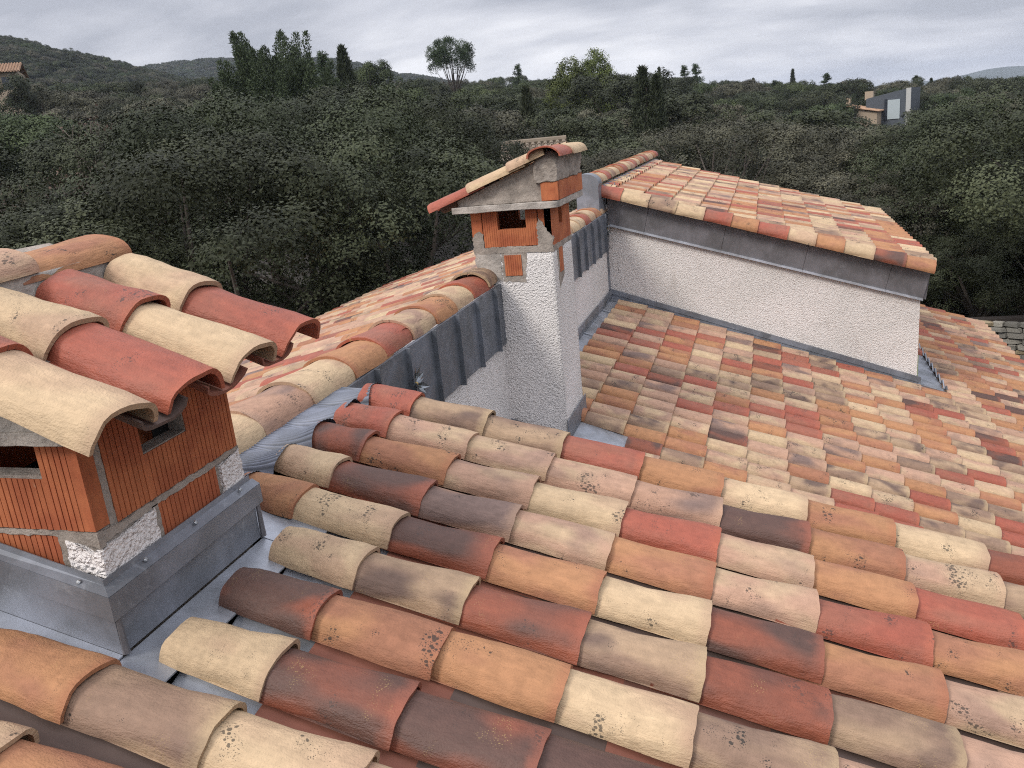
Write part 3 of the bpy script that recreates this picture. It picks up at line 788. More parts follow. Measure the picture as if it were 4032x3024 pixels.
# front face (u runs along +x)
ribbed_panel('brick', c1, (-2.02, Y1, 0), (1, 0, 0), fy, .500, -.797, -.552, (.16, .418, -.668), .046)
mbx = MB(); mbx.box(-1.520, X1 - .0005, Y1 + .001, 1.477, -.797, -.552); mbx.build('brick', M_BR, c1)
ribbed_panel('brick', c1, (-2.02, Y1, 0), (1, 0, 0), fy, .420, -.98, -.812, None, .01)
patch('render_patch', c1, (0, Y1 - .007, 0), (1, 0, 0), fy, [(-1.578, -1.0), (X1 + .006, -1.0), (X1 + .006, -.846), (-1.51, -.852), (-1.53, -.838), (-1.578, -.820)], M_RC, .02, .004)
patch('mortar_joint', c1, (0, Y1 - .003, 0), (1, 0, 0), fy, [(-2.02, -.812), (-1.60, -.812), (-1.60, -.95), (-1.578, -.95), (-1.578, -.825), (-1.52, -.832), (X1 + .004, -.840), (X1 + .004, -.80), (-1.56, -.798), (-2.02, -.797)], M_MO, .02, .003)
# hollow head: back and left walls, soot inside, mortar in the cut openings
mbx = MB(); mbx.box(-2.05, -1.54, 1.95, 2.0, -.80, -.55); mbx.build('brick', M_BR, c1)
mbx = MB(); mbx.box(-2.10, -2.05, Y1 + .01, 2.0, -.80, -.50); mbx.build('brick', M_BR, c1)
rough_box('flue_lining', c1, -2.04, -1.545, 1.48, 1.945, -.81, -.790, M_SOOT, .002, 4)
mbx = MB(); mbx.box(-1.541, -1.491, 1.800, 1.812, -.70, -.48); mbx.box(-1.541, -1.4905, 1.63, 1.80, -.6855, -.682); mbx.build('mortar_bed', M_MO, c1)
mbx = MB(); mbx.box(-1.86, -1.602, 1.433, 1.476, -.668, -.660); mbx.build('mortar_bed', M_MO, c1)
mbx = MB(); mbx.box(-1.545, -1.542, 1.74, 1.94, -.70, -.50); mbx.build('flue_shade_sheet', M_SOOT, c1)  # thin black sheet added behind the opening as painted flue shade
# raked mortar gable below the cap tiles
mb = MB(); mb.prism([(-1.465, 1.405, -.556), (-1.440, 1.405, -.49), (-2.10, 1.405, zr1(-2.10) - .03), (-2.10, 1.405, -.556)][::-1], (0, -1, 0), .07); mb.build('mortar_gable', M_MOL, c1)
rough_box('mortar_ledge', c1, -2.10, -1.475, 1.395, 1.44, -.572, -.540, M_MOL, .004)
mb = MB(); mb.hexa([(-2.10, 1.36, zr1(-2.10) - .045), (-1.40, 1.36, zr1(-1.40) - .045), (-1.40, 2.12, zr1(-1.40) - .045), (-2.10, 2.12, zr1(-2.10) - .045),
                    (-2.10, 1.36, zr1(-2.10) - .012), (-1.40, 1.36, zr1(-1.40) - .012), (-1.40, 2.12, zr1(-1.40) - .012), (-2.10, 2.12, zr1(-2.10) - .012)])
mb.build('cap_slab', M_MO, c1)
a1 = math.atan(K1); d1 = (math.cos(a1), 0, -math.sin(a1)); n1 = (math.sin(a1), 0, math.cos(a1))
capc = [('cream', 'red'), ('red', 'cream'), ('cream', 'red'), ('red', 'cream')]
for i, cyk in enumerate((1.365, 1.605, 1.848, 2.092)):
    for j in range(2):
        x = -1.275 - j * .332 * math.cos(a1)
        mw = frame((x, cyk, zr1(x) - .005 + .004 * j), d1, n1) @ Matrix.Diagonal((1.0 if j == 0 else .60, 1.10, 1.12, 1))
        obj('tile', MESH_HI[capc[i][j]][(i + j) % 4], c1, jit(mw, .012, .002, -.022))
    if i < 3:
        for j in range(1):
            x = -1.270
            mw = frame((x, cyk + .121, zr1(x) + .018), d1, n1) @ Matrix.Diagonal((1, .95, .85, 1)); obj('channel_tile', MESH_CH[(i + j) % 2], c1, jit(mw, .01, .002))
# mortar wall and ridge tiles on top
rough_box('mortar_crest', c1, -2.06, -1.832, 1.28, 2.13, -.42, -.240, M_MOL, .005, 16)
for y, c, k in ((2.145, 'orange', 1), (1.79, 'pink', 0), (1.42, 'orange', 2)):
    mw = frame((-1.945, y, -.252 + (.012 if k != 1 else 0)), (0, 1, 0), (0, 0, 1)) @ Euler((0, -.03, 0)).to_matrix().to_4x4() @ Matrix.Diagonal((.9, .82, .62, 1))
    obj('tile', MESH_RIDGE[c][k], c1, mw)
# zinc apron: upstands, cover strips, screws
ap = empty('zinc_apron', (-1.6, 1.6, -1.1), house, label='folded zinc apron round the foot of the near chimney')
zF = lambda x, up=0: -1.5 - TF * x + up
mb = MB(); mb.prism([(-1.462, 1.395, zF(-1.462)), (-1.462, 1.992, zF(-1.462)), (-1.462, 1.992, -0.9460), (-1.462, 1.395, -0.9460)], rx, .006); mb.build('upstand', M_ZN, ap)
mb = MB(); mb.prism([(-2.1, 1.392, zF(-2.1)), (-1.4605, 1.392, zF(-1.46)), (-1.4605, 1.392, -0.9460), (-2.1, 1.392, -0.9460 + TF * .64)], fy, .006); mb.build('upstand', M_ZN, ap)
mb = MB(); mb.prism([(-1.450, 1.382, -1.0010), (-1.450, 2.02, -0.9910), (-1.450, 2.02, -0.9340), (-1.450, 1.382, -0.9380)], rx, .008)
mb.prism([(-1.450, 1.382, -0.9365), (-1.450, 2.02, -0.9325), (-1.474, 2.02, -0.9180), (-1.474, 1.402, -0.9210)], (.5, 0, .86), .003)
mb.prism([(-1.474, 1.402, -0.9210), (-1.474, 2.01, -0.9180), (-1.476, 2.01, -0.9040), (-1.476, 1.402, -0.9060)], (.98, 0, .1), .003); mb.build('cover_strip', M_ZN, ap)
s_ = TF * .65
mb = MB(); mb.prism([(-2.1, 1.3815, -1.0010 + s_), (-1.4505, 1.3815, -1.0010), (-1.4505, 1.3815, -0.9380), (-2.1, 1.3815, -0.9380 + s_)], fy, .008)
mb.prism([(-2.1, 1.3815, -0.9365 + s_), (-1.4505, 1.3815, -0.9365), (-1.474, 1.404, -0.9210), (-2.1, 1.404, -0.9210 + s_)], (0, -.5, .86), .003)
mb.prism([(-2.1, 1.404, -0.9210 + s_), (-1.476, 1.404, -0.9210), (-1.476, 1.406, -0.9060), (-2.1, 1.406, -0.9060 + s_)], (0, -.98, .1), .003); mb.build('cover_strip', M_ZN, ap)
def screw(p, n):
    mbs = MB(); n = Vector(n); tube(mbs, [Vector(p), Vector(p) + n * .004, Vector(p) + n * .0065], [.0062, .0062, .003], 10); return mbs.build('screw', M_SCREW, ap)
screw((-1.463, 1.53, -.921), (.6, 0, .7)); screw((-1.463, 1.94, -.919), (.6, 0, .7)); screw((-1.535, 1.393, -.909), (0, -.6, .7)); screw((-1.463, 1.73, -.920), (.6, 0, .7))
mb = MB(); tube(mb, [(-1.458, 1.400, zF(-1.458, .002)), (-1.458, 1.400, -.99)], [.010, .007], 6); tube(mb, [(-1.457, 2.0, zF(-1.457, .002)), (-1.457, 2.0, -.98)], [.009, .006], 6)
mb.build('solder_seam', M_ZF, ap)
def zsheet(x0, x1, y0, y1, up, mat=M_ZT, th=.004):
    mb = MB(); mb.hexa([(x0, y0, zF(x0, up - th)), (x1, y0, zF(x1, up - th)), (x1, y1, zF(x1, up - th)), (x0, y1, zF(x0, up - th)), (x0, y0, zF(x0, up)), (x1, y0, zF(x1, up)), (x1, y1, zF(x1, up)), (x0, y1, zF(x0, up))])
    return mb.build('tray', mat, ap)
zsheet(-2.0, -1.461, 1.20, 1.391, .000); zsheet(-1.4605, -1.335, 1.20, 1.999, -.006); zsheet(-1.9, -1.32, 2.00, 2.30, -.004)
mb = MB()
for yc in (1.253 + .12, 1.4945 + .12, 1.736 + .12, 1.9775 + .12):    # zinc troughs leading into the channel tiles
    n = len(mb.v)
    for x in (-1.335, -1.10):
        for t in np.linspace(-1, 1, 9): p = PF(x, yc + .095 * t, .006 - .045 * math.cos(t * math.pi / 2)); mb.v.append(tuple(p))
    for j in range(8): mb.f.append((n + j, n + j + 9, n + j + 10, n + j + 1))
mb.build('trough', M_ZT, ap, smooth=True)

# ===== second chimney, beside the parapet
c2 = empty('chimney', (-1.75, 6.15, -2.2), house, label='tall white roughcast chimney with a brick head and sloping tile cap')
X2, Y2 = -1.44, 5.85
rough_box('shaft', c2, -2.02, X2, Y2, 6.45, -2.75, -.815, M_RC, .004, 20)
sq = lambda *a: a
# front face of the head
ribbed_panel('brick', c2, (-1.945, Y2, 0), (1, 0, 0), fy, .405, lambda u: -.795, lambda u: -.535, (.110, .320, -.672), .05)
mbx = MB(); mbx.box(-2.03, -1.952, Y2, Y2 + .05, -.72, -.535); mbx.build('brick', M_BR, c2)
mbx = MB(); mbx.box(-1.533, X2 - .002, Y2 + .001, Y2 + .05, -.74, -.535); mbx.build('brick', M_BR, c2)
patch('mortar_patch', c2, (0, Y2 - .006, 0), (1, 0, 0), fy, [(-2.03, -.83), (-1.95, -.83), (-1.945, -.70), (-1.975, -.675), (-2.0, -.685), (-2.03, -.72)], M_MO, .03, .007)
patch('mortar_patch', c2, (0, Y2 - .006, 0), (1, 0, 0), fy, [(-1.545, -.83), (X2 + .004, -.83), (X2 + .004, -.74), (-1.475, -.70), (-1.51, -.63), (-1.535, -.60), (-1.545, -.66)], M_MO, .03, .008)
patch('mortar_joint', c2, (0, Y2 - .005, 0), (1, 0, 0), fy, [(-2.03, -.838), (X2 + .003, -.846), (X2 + .003, -.80), (-2.03, -.793)], M_MO, .03, .004)
patch('mortar_patch', c2, (0, Y2 - .003, 0), (1, 0, 0), fy, [(-1.83, -1.04), (-1.655, -1.06), (-1.655, -.98), (-1.64, -.84), (-1.83, -.83)], M_MO, .03, .009)
ribbed_panel('brick', c2, (-1.806, Y2 - .009, 0), (1, 0, 0), fy, .126, -1.005, -.856, None, .02)
patch('mortar_patch', c2, (0, Y2 - .004, 0), (1, 0, 0), fy, [(-2.025, -1.02), (-1.835, -1.04), (-1.835, -.838), (-2.025, -.832)], M_MOL, .03, .008)
# right face of the head
ribbed_panel('brick', c2, (X2, 5.851, 0), (0, 1, 0), rx, .598, -.815, -.535, (.235, .345, -.680), .05, pitch=.03, groove=.002, gd=.001)
mbx = MB(); mbx.box(X2 - .004, X2 + .006, 5.995, 6.105, -1.02, -.845); mbx.build('brick', M_BR, c2)
patch('mortar_patch', c2, (X2 + .003, 0, 0), (0, 1, 0), rx, [(5.955, -1.13), (6.03, -1.10), (6.13, -1.05), (6.13, -.84), (5.955, -.84)], M_MO, .012, .007)
patch('mortar_joint', c2, (X2 + .004, 0, 0), (0, 1, 0), rx, [(5.85, -.846), (6.45, -.838), (6.45, -.808), (5.85, -.806)], M_MO, .03, .004)
mbx = MB(); mbx.box(-2.03, -1.98, 5.901, 6.45, -.815, -.535); mbx.build('brick', M_BR, c2)
mbx = MB(); mbx.box(-1.979, -1.83, 6.40, 6.45, -.815, -.535); mbx.box(-1.64, -1.491, 6.40, 6.45, -.815, -.535); mbx.box(-1.83, -1.64, 6.40, 6.45, -.815, -.67); mbx.build('brick', M_BR, c2)
mbx = MB(); mbx.box(-1.98, -1.49, 5.90, 6.40, -.82, -.810); mbx.build('flue_lining', M_SOOT, c2)
rough_box('cornice_slab', c2, -2.135, -1.365, 5.765, 6.64, -.536, -.492, M_MOL, .005, 12)
zr2 = lambda x: -.515 + .385 * (x + 2.30)
rough_box('mortar_gable', c2, -2.11, -1.385, 5.825, 6.60, -.491, 0, M_MO, .006, 22, top=lambda x, y: max(-.48, min(zr2(x) - .012, -.215)))
mbx = MB(); mbx.box(-1.485, -1.365, 5.805, 5.83, -.488, -.362); mbx.build('brick', M_BR, c2)
for a, b in ((5.832, 6.20), (6.207, 6.63)):
    mbx = MB(); mbx.box(-1.42, -1.362, a, b, -.488, -.362); mbx.build('brick', M_BR, c2)
rough_box('mortar_crest', c2, -1.525, -1.360, 5.80, 6.62, -.361, -.165, M_MO, .013, 18, top=lambda x, y: -.165 - 4.0 * max(0, abs(x + 1.435) - .03) ** 1.6 - 1.2 * max(0, 5.84 - y))
a2 = math.atan(.385); d2 = (-math.cos(a2), 0, -math.sin(a2)); n2 = (-math.sin(a2), 0, math.cos(a2))
cap2 = [('red', 'cream', 'cream'), ('cream', 'orange', 'pink'), ('red', 'cream', 'orange'), ('cream', 'red', 'cream')]
for i, cyk in enumerate((5.845, 6.085, 6.325, 6.565)):
    for j in range(3):
        x = -2.305 + j * .3050
        mw = frame((x, cyk, zr2(x) + .004 * j), d2, n2)
        if j == 2: mw = mw @ Matrix.Diagonal((.62, 1, 1, 1))
        obj('tile', random.choice(MESH_HI[cap2[i][j]]), c2, jit(mw, .008, .001, -.025))
    if i < 3:
        mw = frame((-2.27, cyk + .12, zr2(-2.27) + .008), d2, n2); obj('channel_tile', MESH_CH[0], c2, mw)
mw = frame((-1.43, 5.72, -.196), (0, -1, 0), (0, 0, 1)) @ Matrix.Diagonal((1.0, .82, .66, 1)); obj('tile', MESH_RIDGE['red'][1], c2, mw)
mw = frame((-1.42, 6.12, -.200), (0, -1, 0), (0, 0, 1)) @ Matrix.Diagonal((1.2, .82, .66, 1)); obj('tile', MESH_RIDGE['cream'][2], c2, mw)
# zinc at its foot
a3 = empty('zinc_apron', (-1.5, 6.1, -2.2), house, label='zinc apron round the foot of the tall white chimney')
mb = MB(); mb.prism([(X2 + .014, Y2 - .02, zMx(X2)), (X2 + .014, 6.50, zMx(X2)), (X2 + .014, 6.50, zMx(X2, .15)), (X2 + .014, Y2 - .02, zMx(X2, .15))], rx, .006); mb.build('upstand', M_ZN, a3)
mb = MB(); mb.prism([(-1.90, Y2 - .022, zMx(-1.90)), (X2 + .013, Y2 - .022, zMx(X2)), (X2 + .013, Y2 - .022, zMx(X2, .02)), (-1.90, Y2 - .022, zMx(-1.90, .03))], fy, .006); mb.build('upstand', M_ZN, a3)
mb = MB(); mb.hexa([(-1.86, 5.3, zMx(-1.86, -.02)), (-1.04, 5.3, zMx(-1.04, -.02)), (-1.04, 6.27, zMx(-1.04, -.02)), (-1.86, 6.27, zMx(-1.86, -.02)), (-1.86, 5.3, zMx(-1.86, -.01)), (-1.04, 5.3, zMx(-1.04, -.01)), (-1.04, 6.27, zMx(-1.04, -.01)), (-1.86, 6.27, zMx(-1.86, -.01))])
mb.build('tray', M_ZT, a3)

# ------------------------------------------------------------------ vegetation
def mat_leaf(name, c1, c2, rough=.6, spec=.18, trans=.06, big=.45):
    t = NT(name); g = t.node('ShaderNodeNewGeometry').outputs['Random Per Island']
    oi = t.node('ShaderNodeObjectInfo').outputs['Random']; cl = t.node('ShaderNodeAttribute', attribute_name='clump').outputs['Fac']
    col = t.mix(t.math('ADD', t.math('MULTIPLY', g, .28), t.math('MULTIPLY', cl, .62)), c1, c2)
    col = t.scale(col, t.math('MULTIPLY', t.math('ADD', .72, t.math('MULTIPLY', cl, .56)), t.math('ADD', 1 - big / 2, t.math('MULTIPLY', oi, big))))
    hs = t.node('ShaderNodeHueSaturation'); t.put(hs.inputs['Hue'], t.math('ADD', .485, t.math('MULTIPLY', t.math('FRACT', t.math('MULTIPLY', oi, 5.3)), .03))); t.put(hs.inputs['Color'], col); col = hs.outputs[0]
    t.fin(col, rough, None, 0, spec)
    if trans:
        tr = t.node('ShaderNodeBsdfTranslucent'); t.put(tr.inputs[0], col)
        mxs = t.node('ShaderNodeMixShader'); mxs.inputs[0].default_value = trans
        t.l.new(t.b.outputs[0], mxs.inputs[1]); t.l.new(tr.outputs[0], mxs.inputs[2]); t.l.new(mxs.outputs[0], t.out.inputs[0])
    return t.m
L_OAK = mat_leaf('holm_oak_leaf', (.022, .028, .013), (.053, .061, .032))
L_GREY = mat_leaf('grey_oak_leaf', (.043, .044, .028), (.098, .092, .063))
L_GREEN = mat_leaf('green_leaf', (.030, .043, .018), (.064, .080, .034))
L_YEL = mat_leaf('yellow_green_leaf', (.052, .068, .018), (.105, .120, .036))
L_PINE = mat_leaf('pine_needle', (.030, .046, .024), (.070, .092, .042))
L_CYP = mat_leaf('cypress_spray', (.028, .038, .020), (.070, .078, .045))
L_BROWN = mat_leaf('withered_leaf', (.085, .055, .04), (.14, .10, .075))
M_BARK = mat_flat('bark', (.075, .062, .052), .95, .6, 14)
M_TWIG = mat_flat('grey_twig', (.125, .105, .09), .95, .4, 6)

def leaf_mesh(name, pts, nrm, L, Wd, mat, seed, up=.0, along=False, loose=.38, clump=None):
    """one narrow rhombic leaf per point; blades face outwards from their clump"""
    r = np.random.default_rng(seed); n = len(pts)
    if along: d = r.normal(size=(n, 3)) + nrm * .9; d[:, 2] += up; q = r.normal(size=(n, 3))
    else: q = nrm + r.normal(size=(n, 3)) * loose; q[:, 2] += .25; d = np.cross(q, r.normal(size=(n, 3)))
    d /= np.linalg.norm(d, axis=1)[:, None]; s = np.cross(d, q); s /= np.linalg.norm(s, axis=1)[:, None]
    l = (L * r.uniform(.7, 1.3, n))[:, None]; w = (Wd * r.uniform(.7, 1.3, n))[:, None]
    v = np.stack([pts, pts + d * l * .5 + s * w * .5, pts + d * l, pts + d * l * .5 - s * w * .5], 1).reshape(-1, 3)
    f = np.arange(4 * n).reshape(n, 4); me = mesh_np(name, v, f, mat, smooth=False)
    if clump is None: clump = r.uniform(.3, .7, n)
    a = me.attributes.new('clump', 'FLOAT', 'POINT'); a.data.foreach_set('value', np.repeat(clump, 4).astype(np.float32))
    return me
def oak_points(seed, R=2.9, H=2.15, zc=4.1, lobes=62, sprigs=4200, per=9, sp=.055, low=.60, lr0=.15, lr1=.26, fill=.04):
    """crown of many uneven clumps with gaps between; leaves gather in sprigs on the clumps' outsides"""
    r = np.random.default_rng(seed)
    g = r.normal(size=(lobes, 3)); g /= np.linalg.norm(g, axis=1)[:, None]; g[:, 2] = np.where(g[:, 2] < -low, -g[:, 2], g[:, 2])
    bumpy = 1 + .20 * np.sin(g[:, 0] * 3.1 + seed) * np.cos(g[:, 1] * 2.7 + seed * 1.7) + .12 * np.sin(g[:, 2] * 5 + seed)
    rad = (r.uniform(.55, 1.0, lobes) ** .5 * bumpy)[:, None]
    C = g * rad * np.array([R, R * .95, H])
    lr = r.uniform(lr0, lr1, lobes) * R; tint = r.uniform(0, 1, lobes)
    w = lr ** 2; k = r.choice(lobes, sprigs, p=w / w.sum())
    d = r.normal(size=(sprigs, 3)); d += g[k] * .6; d[:, 2] += .40; d /= np.linalg.norm(d, axis=1)[:, None]
    P = C[k] + d * (lr[k] * (1 + .14 * np.sin(7 * d[:, 0] + k) * np.cos(6 * d[:, 1] + 2 * k)) * r.uniform(.88, 1.04, sprigs))[:, None] * np.array([1, 1, .80])
    m = r.random(sprigs) < fill; P[m] = g[k][m] * r.uniform(.2, .7, (m.sum(), 1)) * np.array([R, R, H])
    P = np.repeat(P, per, 0) + r.normal(size=(sprigs * per, 3)) * sp
    N = np.repeat(d, per, 0); P[:, 2] += zc
    oak_points.tint = np.repeat(np.where(m, 0, tint[k]), per)  # inner fill leaves get the darkest tint: crown shade put into colour
    return P, N, C + np.array([0, 0, zc])
def trunk_mb(C, h0=1.6, rad=.17, seed=0, forks=9):
    r = random.Random(seed); mb = MB(); top = Vector((r.uniform(-.2, .2), r.uniform(-.2, .2), h0))
    tube(mb, [(0, 0, -.3), (r.uniform(-.1, .1), r.uniform(-.1, .1), h0 * .5), top], [rad * 1.25, rad, rad * .85], 7)
    for i in r.sample(range(len(C)), min(forks, len(C))):
        c = Vector(C[i]); m = top.lerp(c, .5) + Vector((r.uniform(-.3, .3), r.uniform(-.3, .3), r.uniform(.0, .4)))
        tube(mb, [top, top.lerp(m, .5) + Vector((0, 0, .1)), m, c], [rad * .6, rad * .42, rad * .26, rad * .08], 5)
    return mb
def mb_mesh(mb, name, mat):
    me = bpy.data.meshes.new(name); me.from_pydata(mb.v, [], mb.f); me.materials.append(mat)
    for p in me.polygons: p.use_smooth = True
    return me

KIT = {}
def kit(kind, parts): KIT[kind] = parts
for i in range(4):
    P, N, C = oak_points(100 + i, sprigs=6400, per=9)
    kit(('oak', i), (leaf_mesh('oak_crown', P, N, .060, .034, L_OAK, i, clump=oak_points.tint), mb_mesh(trunk_mb(C, seed=i), 'oak_trunk', M_BARK)))
for i in range(3):
    P, N, C = oak_points(200 + i, R=3.0, lobes=120, sprigs=4600, per=8, sp=.07, lr0=.10, lr1=.17)
    kit(('grey', i), (leaf_mesh('grey_crown', P, N, .080, .038, L_GREY, i, clump=oak_points.tint), mb_mesh(trunk_mb(C, seed=20 + i, forks=22, rad=.15), 'grey_trunk', M_TWIG)))
for i in range(3):
    P, N, C = oak_points(300 + i, sprigs=3000, per=6, sp=.07, lobes=60, lr0=.15, lr1=.25)
    kit(('far_oak', i), (leaf_mesh('far_oak_crown', P, N,  .115, .075, L_OAK, i, clump=oak_points.tint), mb_mesh(trunk_mb(C, seed=40 + i, forks=6), 'far_oak_trunk', M_BARK)))
    kit(('far_grey', i), (leaf_mesh('far_grey_crown', P, N, .120, .075, L_GREY, i + 9, clump=oak_points.tint), KIT[('far_oak', i)][1]))
    kit(('far_green', i), (leaf_mesh('far_green_crown', P, N, .120, .075, L_GREEN, i + 19, clump=oak_points.tint), KIT[('far_oak', i)][1]))
P, N, C = oak_points(340, sprigs=2600, per=7, sp=.13, R=2.4, H=3.0, zc=4.4, lobes=100)
kit(('yellow', 0), (leaf_mesh('yellow_crown', P, N, .14, .08, L_YEL, 5, clump=oak_points.tint), KIT[('far_oak', 0)][1]))
def bare_tree(seed, h=5.5, depth=6):
    r = random.Random(seed); mb = MB(); ends = []
    def grow(p, d, L, rad, k):
        q = p + d * L; m = p.lerp(q, .5) + Vector((r.uniform(-1, 1), r.uniform(-1, 1), r.uniform(-.5, .5))) * L * .09
        tube(mb, [p, m, q], [rad, rad * .85, rad * .68], 5 if k < 3 else 3)
        if k >= depth: ends.append(q); return
        for _ in range(3 if k > 1 else 4):
            e = (d + Vector((r.uniform(-1, 1), r.uniform(-1, 1), r.uniform(-.35, .75))) * .78).normalized()
            grow(q if r.random() < .75 else m, e, L * r.uniform(.62, .86), rad * .60, k + 1)
    grow(Vector((0, 0, -.2)), Vector((0, 0, 1)), h * .24, .15, 0)
    return mb, ends
mbt, ends = bare_tree(3)
E_ = np.array([tuple(p) for p in ends]); E2 = np.repeat(E_[rng.choice(len(E_), min(600, len(E_)))], 2, 0) + rng.normal(size=(2 * min(600, len(E_)), 3)) * .12
kit(('bare', 0), (leaf_mesh('bare_crown', E2, np.zeros_like(E2), .07, .04, L_BROWN, 2), mb_mesh(mbt, 'bare_branches', M_TWIG)))
mbt, ends = bare_tree(8); E_ = np.array([tuple(p) for p in ends]); E2 = np.repeat(E_, 2, 0) + rng.normal(size=(2 * len(E_), 3)) * .15
kit(('bare', 1), (leaf_mesh('bare_crown', E2, np.zeros_like(E2), .10, .06, L_BROWN, 3), mb_mesh(mbt, 'bare_branches', M_TWIG)))
def cypress(seed, h=8.0, w=.85, n=9000, twin=False):
    r = np.random.default_rng(seed); t = r.uniform(0, 1, n) ** .8
    prof = np.clip(np.minimum(1, (t + .03) * 6) * (1 - t) ** .62 * 1.12, .02, 1); a = r.uniform(0, 6.283, n)
    lob = 1 + .16 * np.sin(a * 5 + t * 9) + .10 * np.sin(a * 11 + t * 31)
    rr = w * prof * lob * r.uniform(.75, 1.05, n)
    P = np.stack([rr * np.cos(a), rr * np.sin(a), t * h], 1); N = np.stack([np.cos(a) * .3, np.sin(a) * .3, np.full(n, 2.0)], 1)
    if twin: m = r.random(n) < .45; P[m] *= np.array([.7, .7, .93]); P[m, 0] += w * .75; P[~m, 0] -= w * .25
    mb = MB(); tube(mb, [(0, 0, -.3), (0, 0, h * .5), (0, 0, h * .9)], [.12, .08, .02], 6)
    return leaf_mesh('cypress_crown', P, N, .30, .055, L_CYP, seed, .8, True), mb_mesh(mb, 'cypress_trunk', M_BARK)
kit(('cypress', 0), cypress(1)); kit(('cypress', 1), cypress(2, twin=True, w=.8)); kit(('cypress', 2), cypress(3, w=.55, n=4000))
def pine_plumes(seed, h=11, w=4.0, plumes=135, n=620, lean=.40):
    """big pine: many upright plumes of needles on rising limbs"""
    r = np.random.default_rng(seed); Ps = []; Ns = []; mb = MB()
    tube(mb, [(0, 0, -.4), (.1, 0, h * .35), (0, .1, h * .72)], [.26, .2, .08], 8)
    for i in range(plumes):
        a = r.uniform(0, 6.283); f = r.uniform(0, 1); rad = w * (1 - .66 * f ** 1.5) * r.uniform(.15, 1.0) ** .6; base = h * (.16 + .58 * f) 
        b = np.array([rad * math.cos(a), rad * math.sin(a), base + .25 * rad]); L = r.uniform(.18, .30) * h
        d = np.array([math.cos(a) * lean * (1 - .4 * f), math.sin(a) * lean * (1 - .4 * f), 1.0]); d /= np.linalg.norm(d)
        t = r.uniform(0, 1, n); wd = .66 * np.minimum(1, t * 4 + .3) * (1 - t) ** .55 + .06
        q = r.normal(size=(n, 3)); q /= np.linalg.norm(q, axis=1)[:, None]
        Ps.append(b + d * (t * L)[:, None] + q * (wd * r.uniform(.5, 1.0, n))[:, None]); Ns.append(np.repeat(d[None] * 1.6, n, 0) + q * .6)
        if i % 3 == 0: tube(mb, [(0, 0, base * .6), tuple(b * np.array([.5, .5, .9])), tuple(b)], [.09, .06, .03], 4)
    P = np.concatenate(Ps); return leaf_mesh('pine_crown', P, np.concatenate(Ns), .22, .060, L_PINE, seed, .3, True), mb_mesh(mb, 'pine_trunk', M_BARK)
kit(('pine', 0), pine_plumes(5))
def umbrella_pine(seed):
    P, N, C = oak_points(seed, R=2.9, H=2.0, zc=8.2, lobes=70, sprigs=2400, per=8, sp=.13, low=.35, lr0=.14, lr1=.24, fill=.05)
    mb = trunk_mb(C, 4.2, .17, seed, 20); return leaf_mesh('umbrella_pine_crown', P, N, .20, .055, L_PINE, seed, .5, True, clump=oak_points.tint), mb_mesh(mb, 'umbrella_pine_trunk', M_BARK)
kit(('umbrella', 0), umbrella_pine(61))
def fir(seed, h=8, w=1.9, tiers=15):
    r = np.random.default_rng(seed); Ps = []; mb = MB(); tube(mb, [(0, 0, -.3), (0, 0, h * .97)], [.15, .02], 6)
    for i in range(tiers):
        z = h * (.12 + .86 * i / tiers); rad = w * (1 - i / tiers) ** .8 + .18
        for b in range(9):
            a = r.uniform(0, 6.283); z += r.normal() * h * .012; n = 60; t = r.uniform(0, 1, n) ** .7; L = rad * r.uniform(.6, 1.1)
            Ps.append(np.stack([t * L * math.cos(a), t * L * math.sin(a), z - .12 * t * L + .18 * (t * L) ** 2 * .4 + 0 * t], 1) + r.normal(size=(n, 3)) * .07)
            if b % 3 == 0: tube(mb, [(0, 0, z), (L * .9 * math.cos(a), L * .9 * math.sin(a), z - .05)], [.03, .008], 3)
    P = np.concatenate(Ps); return leaf_mesh('fir_crown', P, np.zeros_like(P), .19, .06, L_PINE, seed, 0, True), mb_mesh(mb, 'fir_trunk', M_BARK)
kit(('fir', 0), fir(71))

# ---- terrain: rises to the left and behind, falls gently to the right
AZ = [-180, -75, -50, -35, -17, -4, 8, 20, 60, 180]; KS = [.0, .09, .088, .082, .055, .032, .002, -.006, -.01, .0]
def smooth(t): t = max(0.0, min(1.0, t)); return t * t * (3 - 2 * t)
def ground(x, y):
    r = math.hypot(x, y - 4); az = math.degrees(math.atan2(x, y)); k = float(np.interp(az, AZ, KS))
    rr = max(0, r - 16); far = rr if rr < 220 else 220 + (rr - 220) * .25
    z = BASE_Z - .1 + k * far * smooth(rr / 18)
    if k < .03: z -= .6 * smooth(rr / 12)
    return z + .5 * math.sin(x * .045 + 1) * math.sin(y * .05) * smooth(rr / 40)
def mat_ground():
    t = NT('leaf_litter'); o = objc(t); n = t.noise(o, 1.3, 4, .65); m = t.noise(o, 9, 3, .7)
    col = t.mix(t.ramp(n, .4, .62), (.050, .042, .030), (.034, .042, .022)); col = t.scale(col, t.math('ADD', .6, t.math('MULTIPLY', m, .8)))
    return t.fin(col, .95, t.bump(m, .8, .08), spec=.1)
M_GR = mat_ground()
rs = [0, 3, 6, 9, 12, 15, 18, 21, 25, 30, 36, 44, 54, 66, 82, 100, 125, 160, 200, 250, 320, 420, 600, 900, 1500, 3000, 4300]; na = 180
v = [(0, 4, BASE_Z - .1)]; f = []
for r_ in rs[1:]:
    for a in range(na):
        t = 2 * math.pi * a / na; x, y = r_ * math.sin(t), 4 + r_ * math.cos(t); v.append((x, y, ground(x, y) if r_ < 900 else ground(x * 900 / r_, y * 900 / r_) - (r_ - 900) * .004))
for a in range(na): f.append((0, 1 + (a + 1) % na, 1 + a))
